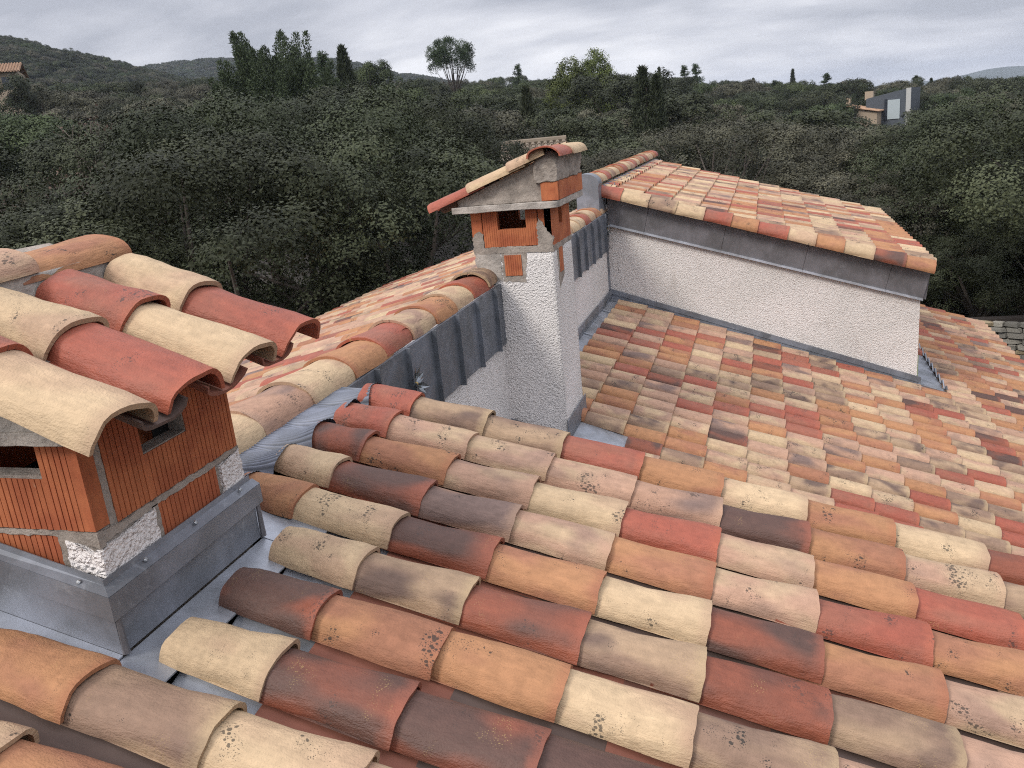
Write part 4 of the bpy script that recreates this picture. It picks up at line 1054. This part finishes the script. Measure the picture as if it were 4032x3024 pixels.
for i in range(len(rs) - 2):
    for a in range(na): b = 1 + i * na; c = b + na; f.append((b + a, b + (a + 1) % na, c + (a + 1) % na, c + a))
obj('ground', mesh_np('ground', v, f, M_GR), kind='structure')

def polar(az, r): return (r * math.sin(math.radians(az)), r * math.cos(math.radians(az)))
def hill_mesh(name, prof, r0, r1, r2, base, mat, seed):
    """ridge line given as (azimuth, elevation angle in degrees) at distance r1; slopes down to both sides"""
    azs = np.arange(prof[0][0], prof[-1][0] + .01, .5); el = np.interp(azs, [p[0] for p in prof], [p[1] for p in prof]); from mathutils import noise
    rows = []; steps = 26
    for k in range(steps + 1):
        t = k / steps; r = r0 + (r1 - r0) * t / .7 if t < .7 else r1 + (r2 - r1) * (t - .7) / .3
        hh = smooth((t / .7) ** .85) if t < .7 else 1 - smooth((t - .7) / .3)
        rows.append([(*polar(a, r), base(a) + (r1 * math.tan(math.radians(e)) - base(a)) * hh + (noise.noise(Vector((a * .25, t * 6, seed))) * (r1 * .004) * hh)) for a, e in zip(azs, el)])
    v = [p for row in rows for p in row]; n = len(azs); f = [(i * n + j, i * n + j + 1, (i + 1) * n + j + 1, (i + 1) * n + j) for i in range(steps) for j in range(n - 1)]
    return obj(name, mesh_np(name, v, f, mat), kind='structure'), rows
M_HILL = mat_flat('scrub_hillside', (.028, .034, .020), .95, .6, .05, .1)
b0 = lambda a: -8
hill_a, rows_a = hill_mesh('hill', [(-95, 6), (-70, 9), (-58, 9.6), (-50, 8.2), (-44.6, 6.85), (-43.5, 6.6), (-42.2, 6.05), (-40.2, 5.55), (-37.9, 4.8), (-35, 4.0), (-31, 2.6), (-26, 1.2), (-18, -.6), (-10, -1)], 150, 420, 700, b0, M_HILL, 1.0)
hill_b, rows_b = hill_mesh('hill', [(-60, 4), (-46, 4.8), (-40, 5.1), (-38, 5.2), (-36.1, 5.28), (-34, 5.3), (-31, 5.1), (-28.5, 5.05), (-26.4, 4.9), (-24.4, 4.3), (-23, 3.7), (-20.9, 3.4), (-17.6, 2.6), (-10, 1.2), (0, -.6)], 420, 900, 1500, b0, M_HILL, 4.0)
M_HFAR = mat_flat('distant_woods', (.045, .055, .045), .95, .3, .01, .1)
hill_c, _r = hill_mesh('hill', [(1, -.6), (4, .15), (5.4, .36), (7.0, .43), (8.9, .52), (10.7, .65), (11.9, .73), (13.1, .66), (13.8, .55), (17, .3), (21, .1), (30, .35), (40, -.4)], 2600, 3300, 4000, lambda a: -50, M_HFAR, 7.0)

# ---- individual trees
TREES = {}
def plant(kind, x, y, s=1.0, sz=None, rot=None, name=None, label=None, group=None, cat='tree', dz=0):
    crown, trunk = KIT[kind]; z = ground(x, y) + dz; rot = random.uniform(0, 6.28) if rot is None else rot; sz = sz or s
    root = empty(name, (x, y, z), None, label=label, category=cat)
    if group: root['group'] = group
    m = Matrix.Translation((x, y, z)) @ Matrix.Rotation(rot, 4, 'Z') @ Matrix.Diagonal((s, s, sz, 1))
    obj('crown', crown, root, m); obj('trunk', trunk, root, m)
    return root
BINS = [(-50, 'left of the far tiled house'), (-44, 'below the far tiled house'), (-35, 'among the bare trees'), (-29, 'in front of the shaggy pine'), (-23.5, 'below the broad cypress'),
        (-17, 'below the round-topped pine'), (-12.5, 'behind the tall white chimney'), (-8.6, 'below the bright green trees'), (-5.5, 'around the twin cypress'), (3, 'behind the tower ridge'), (9, 'in front of the modern house'), (99, 'below the blue hill')]
def where(az): return next(w for a_, w in BINS if az < a_)
LOOK = {'holm_oak': 'dark dense holm oak', 'grey_oak': 'grey-brown fine-twigged oak', 'green_oak': 'greener leafy oak'}
def wood(kind, az, r, s, sz, nm, near=False):
    x, y = polar(az, r); ring = 'close behind the roofs, ' if near else ('in the middle of the wood ' if r < 75 else 'far back in the wood ')
    lb = LOOK[nm] + ' ' + ring + where(az)
    return plant(kind, x, y, s, sz, name=nm, label=lb, group=lb.replace('oak', 'oaks', 1))
# near ring, close behind the roofs (x, y, scale, height scale)
def P_(az, r): return polar(az, r)
near = [(-49, 16, 1.15, .88), (-36, 15.5, 1.15, 1.0), (-24.5, 16.5, 1.1, .98), (-43.5, 20.5, 1.1, .84), (-30.0, 20, 1.25, 1.12), (-53, 22, 1.15, .85), (-62, 18, 1.2, 1.0),
        (-48, 25, 1.2, .74), (-37, 25.5, 1.25, 1.12), (-26, 25, 1.25, 1.16), (-22.5, 29, 1.2, 1.05), (-32, 30.5, 1.25, 1.05), (-24.5, 32, 1.2, 1.02), (-55, 28, 1.2, 1.0), (-57, 34, 1.2, 1.0)]
for i, (az, r, s, sz) in enumerate(near):
    wood(('oak', i % 4), az, r, s, sz, 'holm_oak', True)
right = [(19.5, 20, 1.15, 1.0), (15.0, 26.5, 1.2, .98), (24, 25, 1.2, 1.1), (10.3, 32, 1.15, .86), (30, 20, 1.2, 1.0)]
for i, (az, r, s, sz) in enumerate(right):
    wood(('oak', (i + 1) % 4), az, r, s, sz, 'holm_oak', True)
greyt = [(-2.4, 32, 1.25, .93), (3.8, 30, 1.1, .74), (-8.8, 28, .95, .66), (-11.0, 33, .9, .70), (8.6, 26, .85, .62), (.2, 25, .8, .55), (19, 35, 1.4, 1.0), (6.5, 36, 1.15, .74), (-5.0, 39, 1.0, .76)]
for i, (az, r, s, sz) in enumerate(greyt):
    wood(('grey', i % 3), az, r, s, sz, 'grey_oak', True)
shrubs = [(-46, 13, .52), (-39, 14, .5), (-33, 13.5, .48), (-28, 14.5, .55), (-42, 17, .6), (-31, 17.5, .6), (-21, 18, .55), (-26, 20, .6), (-35, 20, .6), (-23, 22.5, .6),
          (12.6, 24.5, .62), (16, 23, .6), (14.5, 29, .7), (10.5, 27, .62), (19, 26, .7), (12, 31, .75), (17.5, 31, .8), (22, 22, .6), (25, 18, .5), (9.2, 29, .6)]
for i, (az, r, s) in enumerate(shrubs):
    x, y = polar(az, r); lb = 'low dark oak shrub under the taller crowns ' + where(az)
    plant(('oak', i % 4), x, y, s * 1.15, s * .92, name='oak_shrub', label=lb, group='low oak shrubs ' + where(az), cat='shrub', dz=-.6)
for az, r, s, sz in ((12.2, 27.5, 1.1, .72), (16.8, 33, 1.2, .84), (8.0, 31, 1.0, .62)):
    wood(('oak', 2), az, r, s, sz, 'holm_oak', True)
x, y = P_(-40.3, 25.5); plant(('bare', 0), x, y, 1.55, 1.45, name='bare_tree', label='leafless brown-twigged tree among the dark oaks on the left', cat='tree')
x, y = P_(-43, 28); plant(('bare', 1), x, y, 1.2, 1.25, name='bare_tree', label='second bare tree with thin grey branches below the far tiled house', cat='tree')
x, y = P_(-36, 38); plant(('bare', 1), x, y, 1.25, 1.1, name='bare_tree', label='low leafless tree with reddish twigs between bare tree and holm oaks', cat='tree')
# landmark trees
def hero(kind, az, r, top, h0, w, name, label):
    x, y = P_(az, r); g = ground(x, y); plant(kind, x, y, w, (top - g) / h0, name=name, label=label)
hero(('pine', 0), -30.3, 60, 7.9, 11.9, 1.06, 'pine_tree', 'big shaggy pine with upright plumes, tallest against the sky')
hero(('fir', 0), -27.2, 80, 8.2, 8, 1.15, 'fir_tree', 'dark fir between the shaggy pine and the cypress')
hero(('cypress', 0), -26.0, 68, 6.85, 8, 1.4, 'cypress_tree', 'broad pointed cypress right of the shaggy pine')
hero(('far_green', 1), -24.6, 90, 7.6, 6.4, 1.0, 'pine_tree', 'rounded green tree top just right of the broad cypress')
hero(('umbrella', 0), -19.3, 110, 11.0, 10.6, .98, 'umbrella_pine', 'round-topped pine with open limbs standing alone on the skyline')
hero(('cypress', 1), -7.2, 50, 2.5, 8, 1.25, 'cypress_tree', 'twin-topped cypress above the tower roof')
hero(('cypress', 2), -14.8, 47, 1.95, 8, 1.2, 'cypress_tree', 'dark narrow cypress behind the tall white chimney')
hero(('yellow', 0), -12.0, 75, 4.5, 7.2, .9, 'bay_tree', 'bright yellow-green tree on the skyline above the oaks')
hero(('yellow', 0), -10.4, 78, 5.1, 7.2, .95, 'bay_tree', 'taller bright green tree top beside the yellow-green one')
hero(('far_oak', 2), -9.2, 70, 3.6, 6.4, 1.5, 'holm_oak', 'broad dark oak in front of the bright green trees')
hero(('cypress', 2), -6.35, 150, 7.4, 8, 1.3, 'cypress_tree', 'small pointed cypress on the skyline over the twin cypress')
hero(('fir', 0), -4.8, 140, 7.1, 8, 1.1, 'fir_tree', 'first of the two firs close together on the skyline')
hero(('fir', 0), -4.1, 145, 7.4, 8, 1.3, 'fir_tree', 'second, wider fir of the pair on the skyline')
hero(('fir', 0), -15.2, 150, 10.5, 8, 1.2, 'fir_tree', 'lone fir top on the skyline left of the bright green trees')
hero(('cypress', 2), 1.6, 160, 5.2, 8, 1.3, 'cypress_tree', 'slim cypress on the skyline above the middle of the tower roof')
hero(('fir', 0), .6, 150, 3.8, 8, 1.2, 'fir_tree', 'fir on the skyline just left of the slim cypress')
hero(('fir', 0), 3.5, 160, 4.3, 8, 1.6, 'fir_tree', 'wide ragged fir on the skyline right of the slim cypress')
hero(('fir', 0), 5.6, 170, 2.9, 8, 1.2, 'fir_tree', 'small fir on the skyline left of the modern house')
hero(('fir', 0), 8.4, 170, 2.6, 8, 1.6, 'fir_tree', 'tiered fir on the skyline right of the modern house')
hero(('cypress', 2), 9.2, 160, 1.5, 8, 1.2, 'cypress_tree', 'taller of two small cypresses in front of the blue hill')
hero(('cypress', 2), 9.5, 163, 1.1, 8, 1.0, 'cypress_tree', 'shorter of two small cypresses in front of the blue hill')
hero(('cypress', 2), 10.3, 158, 1.2, 8, 1.0, 'cypress_tree', 'single small cypress before the top of the blue hill')
hero(('cypress', 2), -.7, 165, 4.6, 8, 1.3, 'cypress_tree', 'small cypress on the skyline left of the ragged firs')

hero(('far_oak', 0), -45.6, 90, 9.2, 6.9, 1.2, 'holm_oak', 'dark oak hiding the lower storey of the far tiled house')
hero(('far_grey', 1), -43.6, 92, 8.4, 6.9, 1.1, 'grey_oak', 'grey oak at the right corner of the far tiled house')
# ---- the wood: nearer trees are objects, what lies beyond reads as one mass
def blocked(x, y): return -7.5 < x < 5.5 and -6 < y < 18.5
heroes = [o.location for o in COL.objects if o.get('category') in ('tree',)]
CLEAR = [(-49, -42.5, 101, 116), (5.2, 8.9, 88, 125), (-9.4, -5.6, 38, 51), (-16.5, -12.3, 24, 44), (-32.5, -28, 46, 66), (-27, -25, 56, 74)]
pts = []; r_ = 38.0
while r_ < 250:
    step = 5.2 + r_ * .022; a = -62 + random.uniform(0, 5); da = math.degrees(step / r_)
    while a < 34:
        aa, rr = a + random.uniform(-.32, .32) * da, r_ + random.uniform(-.36, .36) * step; a += da
        if any(c[0] < aa < c[1] and c[2] < rr < c[3] for c in CLEAR): continue
        if rr < 36: continue
        x, y = polar(aa, rr)
        if min(((x - h.x) ** 2 + (y - h.y) ** 2 for h in heroes), default=99) < 5: continue
        pts.append((rr, aa, x, y))
    r_ += step * .92
pts.sort()
cand = pts[:215]; rest = pts[215:]
for rr, aa, x, y in cand:
    u = random.random(); kind, nm = ('far_oak', 'holm_oak') if u < .52 else ('far_grey', 'grey_oak') if u < .86 else ('far_green', 'green_oak')
    s = random.uniform(.92, 1.25); wood((kind, random.randrange(3)), aa, rr, s * 1.05, random.uniform(.78, 1.04) * (1 if aa < -16 or rr > 90 else .86) * (.84 if 4.5 < aa < 9.5 and rr < 105 else 1), nm)

def scatter(name, pts, kinds, smin, smax, seed):
    """a far-off wood: one object whose points carry the tree meshes"""
    objs = []
    for kd in kinds:
        o = bpy.data.objects.new('tree_source', KIT[kd][0]); objs.append(o)
    cs = bpy.data.collections.new(name + '_sources')
    for o in objs: cs.objects.link(o)
    me = bpy.data.meshes.new(name); me.from_pydata(pts, [], [])
    r = np.random.default_rng(seed); n = len(pts)
    for nm_, arr in (('s', r.uniform(smin, smax, n)), ('rz', r.uniform(0, 6.28, n))):
        at = me.attributes.new(nm_, 'FLOAT', 'POINT'); at.data.foreach_set('value', arr.astype(np.float32))
    at = me.attributes.new('pick', 'INT', 'POINT'); at.data.foreach_set('value', r.integers(0, len(kinds), n).astype(np.int32))
    o = obj(name, me, kind='stuff')
    g = bpy.data.node_groups.new(name, 'GeometryNodeTree'); g.interface.new_socket('Geometry', in_out='INPUT', socket_type='NodeSocketGeometry'); g.interface.new_socket('Geometry', in_out='OUTPUT', socket_type='NodeSocketGeometry')
    gi = g.nodes.new('NodeGroupInput'); go = g.nodes.new('NodeGroupOutput'); ip = g.nodes.new('GeometryNodeInstanceOnPoints'); ci = g.nodes.new('GeometryNodeCollectionInfo')
    ci.inputs[0].default_value = cs; ci.inputs[1].default_value = True; ci.inputs[2].default_value = True
    def na_(nm_, ty='FLOAT'):
        q = g.nodes.new('GeometryNodeInputNamedAttribute'); q.data_type = ty; q.inputs[0].default_value = nm_; return q.outputs[0]
    cr = g.nodes.new('ShaderNodeCombineXYZ'); L = g.links.new
    L(gi.outputs[0], ip.inputs['Points']); L(ci.outputs[0], ip.inputs['Instance']); ip.inputs['Pick Instance'].default_value = True
    L(na_('pick', 'INT'), ip.inputs['Instance Index']); L(na_('rz'), cr.inputs[2]); L(cr.outputs[0], ip.inputs['Rotation']); L(na_('s'), ip.inputs['Scale']); L(ip.outputs[0], go.inputs[0])
    md = o.modifiers.new('scatter', 'NODES'); md.node_group = g
    return o
scatter('distant_forest', [(x, y, ground(x, y)) for _, _, x, y in rest], [('far_oak', 0), ('far_oak', 1), ('far_grey', 1), ('far_green', 2), ('far_grey', 2), ('far_oak', 2)], .85, 1.2, 4)
def hill_points(rows, n, seed, lo=3, drop=5.2, span=None):
    r = np.random.default_rng(seed); out = []; R_, C_ = len(rows), len(rows[0])
    for _ in range(n):
        i = r.uniform(lo, R_ * .74); j = r.uniform(0, C_ - 1.001) if not span else r.uniform(*span); a, b = int(i), int(j); u, w_ = i - a, j - b
        p = [(1 - u) * ((1 - w_) * rows[a][b][k] + w_ * rows[a][b + 1][k]) + u * ((1 - w_) * rows[min(a + 1, R_ - 1)][b][k] + w_ * rows[min(a + 1, R_ - 1)][b + 1][k]) for k in range(3)]
        out.append((p[0], p[1], p[2] - drop))
    return out
FK = [('far_oak', 0), ('far_oak', 1), ('far_grey', 1), ('far_green', 2), ('far_oak', 2)]
scatter('hillside_forest', hill_points(rows_a, 11000, 5, 3, 4.6, (72, 168)), FK, .75, 1.25, 6)
scatter('hillside_forest', hill_points(rows_b, 11000, 8, 8, 5.8, (14, 92)), FK, .95, 1.6, 9)

# ------------------------------------------------------------------ neighbours
M_PLAS = mat_flat('warm_plaster', (.34, .27, .20), .9, .2, 2)
M_GREYP = mat_flat('dark_grey_cladding', (.07, .08, .095), .7, .15, 2)
M_WHITEP = mat_flat('white_frame', (.40, .40, .39), .6, .1)
M_GLASS = mat_flat('window_glass', (.03, .035, .045), .12, .1, 2, .6)
M_GLASSP = mat_flat('pale_blind', (.35, .40, .42), .5, .1, 2)
M_OLDT = mat_flat('old_roof_tile', (.18, .145, .11), .9, .55, 3.5)
M_NEWT = mat_flat('terracotta_roof_tile', (.34, .215, .14), .85, .4, 3.0)
M_PALEW = mat_flat('garden_wall_render', (.26, .245, .235), .9, .25, 1.2)
M_TERR = mat_flat('terrace_paving', (.40, .37, .33), .9, .3, 2)
def barrel_roof(name, parent, A, B, up, n_c, n_r, mat, tw=.11):
    """rows of half-round tiles over a slope from eave A-B rising by vector up"""
    A, B, up = Vector(A), Vector(B), Vector(up); al = (B - A); L = al.length; al = al / L; n = al.cross(up).normalized()
    if n.z < 0: n = -n
    v = []; f = []; pitch = L / n_c
    for c in range(n_c):
        for r_ in range(n_r):
            base = A + al * (pitch * (c + .5)) + up * (r_ / n_r) + al * random.uniform(-.01, .01); k = len(v); l = up * (1.12 / n_r)
            for t, sc, hh in ((0, 1.0, .03), (1, .86, 0)):
                for j in range(5):
                    a = math.pi * j / 4; v.append(tuple(base + l * t + al * (math.cos(a) * pitch * .36 * sc) + n * (math.sin(a) * pitch * .34 * sc + hh)))
            for j in range(4): f.append((k + j, k + j + 1, k + 6 + j, k + 5 + j))
            f.append(tuple(k + j for j in range(5))[::-1])
    k = len(v); v += [tuple(A - n * .02), tuple(B - n * .02), tuple(B + up - n * .02), tuple(A + up - n * .02)]; f.append((k, k + 1, k + 2, k + 3))
    return obj(name, mesh_np(name, v, f, mat, smooth=False), parent, kind='stuff')
def hbox(name, parent, c, s, rot, mat, **pr):
    mb = MB(); mb.box(-s[0] / 2, s[0] / 2, -s[1] / 2, s[1] / 2, 0, s[2]); me = mb_mesh(mb, name, mat)
    for p in me.polygons: p.use_smooth = False
    return obj(name, me, parent, Matrix.Translation(c) @ Matrix.Rotation(rot, 4, 'Z'), **pr)
# tiled house high on the left
x, y = polar(-46.0, 108); zt = 10.6; g = ground(x, y)
ha = empty('hillside_house', (x, y, g), label='plastered house with a terracotta roof on the left hillside', category='house')
Rz = Matrix.Rotation(math.radians(38), 4, 'Z')
def L2(c, p): q = Rz @ Vector(p); return (c[0] + q.x, c[1] + q.y, c[2] + q.z)
c0 = (x, y, zt)
hbox('wall', ha, L2(c0, (0, 0, g - zt)), (7.4, 6.4, zt - g - .1), math.radians(38), M_PLAS)
barrel_roof('roof', ha, L2(c0, (-4.0, -3.7, -.25)), L2(c0, (4.0, -3.7, -.25)), Rz @ Vector((0, 3.7, 1.15)), 30, 9, M_NEWT)
barrel_roof('roof', ha, L2(c0, (4.0, 3.7, -.25)), L2(c0, (-4.0, 3.7, -.25)), Rz @ Vector((0, -3.7, 1.15)), 30, 9, M_NEWT)
hbox('chimney', ha, L2(c0, (-.8, .2, .5)), (.9, .7, 1.1), math.radians(38), M_PLAS)
for wx in (-2.2, .4, 2.6): hbox('window', ha, L2(c0, (wx, -3.2, -1.9)), (.9, .06, 1.2), math.radians(38), M_GLASS)
# modern house on the right
x, y = polar(6.9, 112); ztop = -112 * math.tan(math.radians(-.0)) + .2; g = ground(x, y); zt = -.25
hb = empty('modern_house', (x, y, g), label='modern house with slanted dark grey block and tiled wing', category='house')
Rz = Matrix.Rotation(math.radians(-20), 4, 'Z'); c0 = (x, y, zt)
mb = MB(); mb.hexa([(-1.8, -2, g - zt), (2.9, -2, g - zt), (2.9, 3, g - zt), (-1.8, 3, g - zt), (-1.8, -2, -.15), (2.9, -2, .62), (2.9, 3, .62), (-1.8, 3, -.15)])
me = mb_mesh(mb, 'grey_block', M_GREYP)
for p in me.polygons: p.use_smooth = False
obj('grey_block', me, hb, Matrix.Translation(c0) @ Rz)
hbox('frame', hb, L2(c0, (2.72, -2.05, g - zt)), (.5, .12, .6 + zt - g), math.radians(-20), M_WHITEP)
hbox('window', hb, L2(c0, (1.2, -2.06, -2.6)), (1.3, .08, 2.1), math.radians(-20), M_GLASSP)
hbox('window', hb, L2(c0, (.35, -2.07, -2.7)), (.28, .08, 2.3), math.radians(-20), M_GLASS)
mb = MB(); mb.hexa([(-4.2, -4, g - zt), (-.1, -4, g - zt), (-.1, -.2, g - zt), (-4.2, -.2, g - zt), (-4.2, -4, -.75), (-.1, -4, -1.65), (-.1, -.2, -1.65), (-4.2, -.2, -.75)])
me = mb_mesh(mb, 'wall', M_PLAS)
for p in me.polygons: p.use_smooth = False
obj('wall', me, hb, Matrix.Translation(c0) @ Rz)
barrel_roof('roof', hb, L2(c0, (.2, -4.3, -1.6)), L2(c0, (.2, .1, -1.6)), Rz @ Vector((-4.9, 0, 1.02)), 16, 10, M_NEWT)
hbox('window', hb, L2(c0, (-3.0, -4.05, -2.1)), (1.5, .1, .9), math.radians(-20), M_WHITEP); hbox('window_pane', hb, L2(c0, (-3.0, -4.12, -2.0)), (1.3, .06, .7), math.radians(-20), M_GLASS)
hbox('chimney', hb, L2(c0, (-3.6, -2.5, -.6)), (.45, .45, .75), math.radians(-20), M_PLAS); hbox('chimney', hb, L2(c0, (-2.2, 1.0, -.3)), (.9, .6, .95), math.radians(-20), M_PLAS)
# neighbour's roof behind the tall chimney
x, y = polar(-14.1, 33); hc = empty('neighbour_house', (x, y, ground(x, y)), label='low neighbour house with a mossy old barrel tile roof', category='house')
rz_ = math.radians(14); Rz = Matrix.Rotation(rz_, 4, 'Z'); c0 = (x, y, -1.62)
barrel_roof('roof', hc, L2(c0, (-1.6, -1.4, 0)), L2(c0, (1.0, -1.4, 0)), Rz @ Vector((0, 2.9, 1.05)), 11, 9, M_OLDT)
mb = MB(); tube(mb, [L2(c0, (-1.6, 1.55, 1.10)), L2(c0, (1.0, 1.55, 1.10))], [.13, .13], 8); mb.build('ridge', M_OLDT, hc)
hbox('wall', hc, L2(c0, (-.3, .3, ground(x, y) + 1.62)), (2.4, 3.6, -1.66 - ground(x, y)), rz_, M_PALEW)
# pale garden wall and terrace glimpsed through the trees behind the far eave
def ray_pt(az, r, z): a, b = polar(az, r); return (a, b, z)
x, y = polar(-30, 33); 
gw = empty('garden_wall', (x, y, ground(x, y)), label='pale rendered garden wall glimpsed between the oak trunks', category='wall')
hbox('wall', gw, (x, y, ground(x, y) - .3), (13, .25, 3.0), math.radians(30), M_PALEW)
x, y = polar(-29.5, 29.5); obj('terrace', mb_mesh((lambda m: (m.box(-6, 6, -1.2, 1.2, -.4, .35), m)[1])(MB()), 'terrace', M_TERR), None, Matrix.Translation((x, y, ground(x, y))) @ Matrix.Rotation(math.radians(30), 4, 'Z'), kind='structure')
# dry stone wall on the right
def stone_mat():
    t = NT('limestone'); o = objc(t); r = t.node('ShaderNodeObjectInfo').outputs['Random']; rp = t.node('ShaderNodeNewGeometry').outputs['Random Per Island']
    n = t.noise(o, 6, 4, .7); q = t.math('FRACT', t.math('ADD', r, rp))
    c = t.mix(t.ramp(q, .1, .9), (.20, .19, .17), (.34, .32, .275)); c = t.mix(t.ramp(q, .88, .95), c, (.38, .31, .21))
    return t.fin(t.scale(c, t.math('ADD', .6, t.math('MULTIPLY', n, .8))), .95, t.bump(n, .8, .03), spec=.1)
M_ST = stone_mat()
sw0 = Vector((3.3, 21.4, 0)); sw1 = Vector((9.8, 19.3, 0)); du = (sw1 - sw0).normalized(); nn = Vector((du.y, -du.x, 0)); Lw = (sw1 - sw0).length
sw = empty('stone_wall', (sw0.x, sw0.y, ground(sw0.x, sw0.y)), label='curving dry stone wall of grey limestone beyond the lower eave', category='wall')
mb = MB(); mb.prism([sw0 + Vector((0, 0, -6.6)) + nn * .05, sw1 + Vector((0, 0, -6.6)) + nn * .05, sw1 + Vector((0, 0, -4.60)) + nn * .05, sw0 + Vector((0, 0, -5.22)) + nn * .05], nn, .3); mb.build('core', M_DARK, sw)
import bmesh
def stone_mesh(seed):
    r = random.Random(seed); bm = bmesh.new(); bmesh.ops.create_cube(bm, size=1); bmesh.ops.bevel(bm, geom=bm.edges[:], offset=.16, segments=1, affect='EDGES')
    for v in bm.verts: v.co += Vector((r.uniform(-.07, .07), r.uniform(-.06, .06), r.uniform(-.07, .07)))
    me = bpy.data.meshes.new('stone'); bm.to_mesh(me); bm.free(); me.materials.append(M_ST); return me
STN = [stone_mesh(i) for i in range(7)]; cnt = 0; z = 0.0
rows_ = []
zz = -6.0
while zz < -4.65:
    h = random.uniform(.09, .19) if zz < -5.0 else random.uniform(.07, .11); u = random.uniform(-.2, 0)
    while u < Lw:
        w_ = random.uniform(.14, .42) * (1 if h > .11 else .8); top = -5.15 + .40 * u / Lw + .30 * smooth((u - 2.2) / .5)
        if zz + h * .6 < top and cnt < 300:
            p = sw0 + du * (u + w_ / 2) + Vector((0, 0, zz + h / 2)) + nn * random.uniform(-.03, .03)
            M = Matrix.Translation(p) @ Matrix.Rotation(math.atan2(du.y, du.x), 4, 'Z') @ Matrix.Rotation(random.uniform(-.05, .05), 4, 'Y') @ Matrix.Diagonal((w_ * .97, .34, h * .96, 1))
            obj('stone', random.choice(STN), sw, M); cnt += 1
        u += w_
    zz += h

# ------------------------------------------------------------------ air
t = bpy.data.materials.new('air_haze'); t.use_nodes = True; nt = t.node_tree; nt.nodes.clear()
ov = nt.nodes.new('ShaderNodeOutputMaterial'); pv = nt.nodes.new('ShaderNodeVolumePrincipled'); nt.links.new(pv.outputs[0], ov.inputs['Volume'])
pv.inputs['Color'].default_value = (.74, .83, .98, 1); pv.inputs['Density'].default_value = .00017; pv.inputs['Anisotropy'].default_value = .1
mb = MB(); mb.box(-4500, 4500, -4500, 4500, -95, 112); hz = mb.build('haze', t, None, kind='stuff')
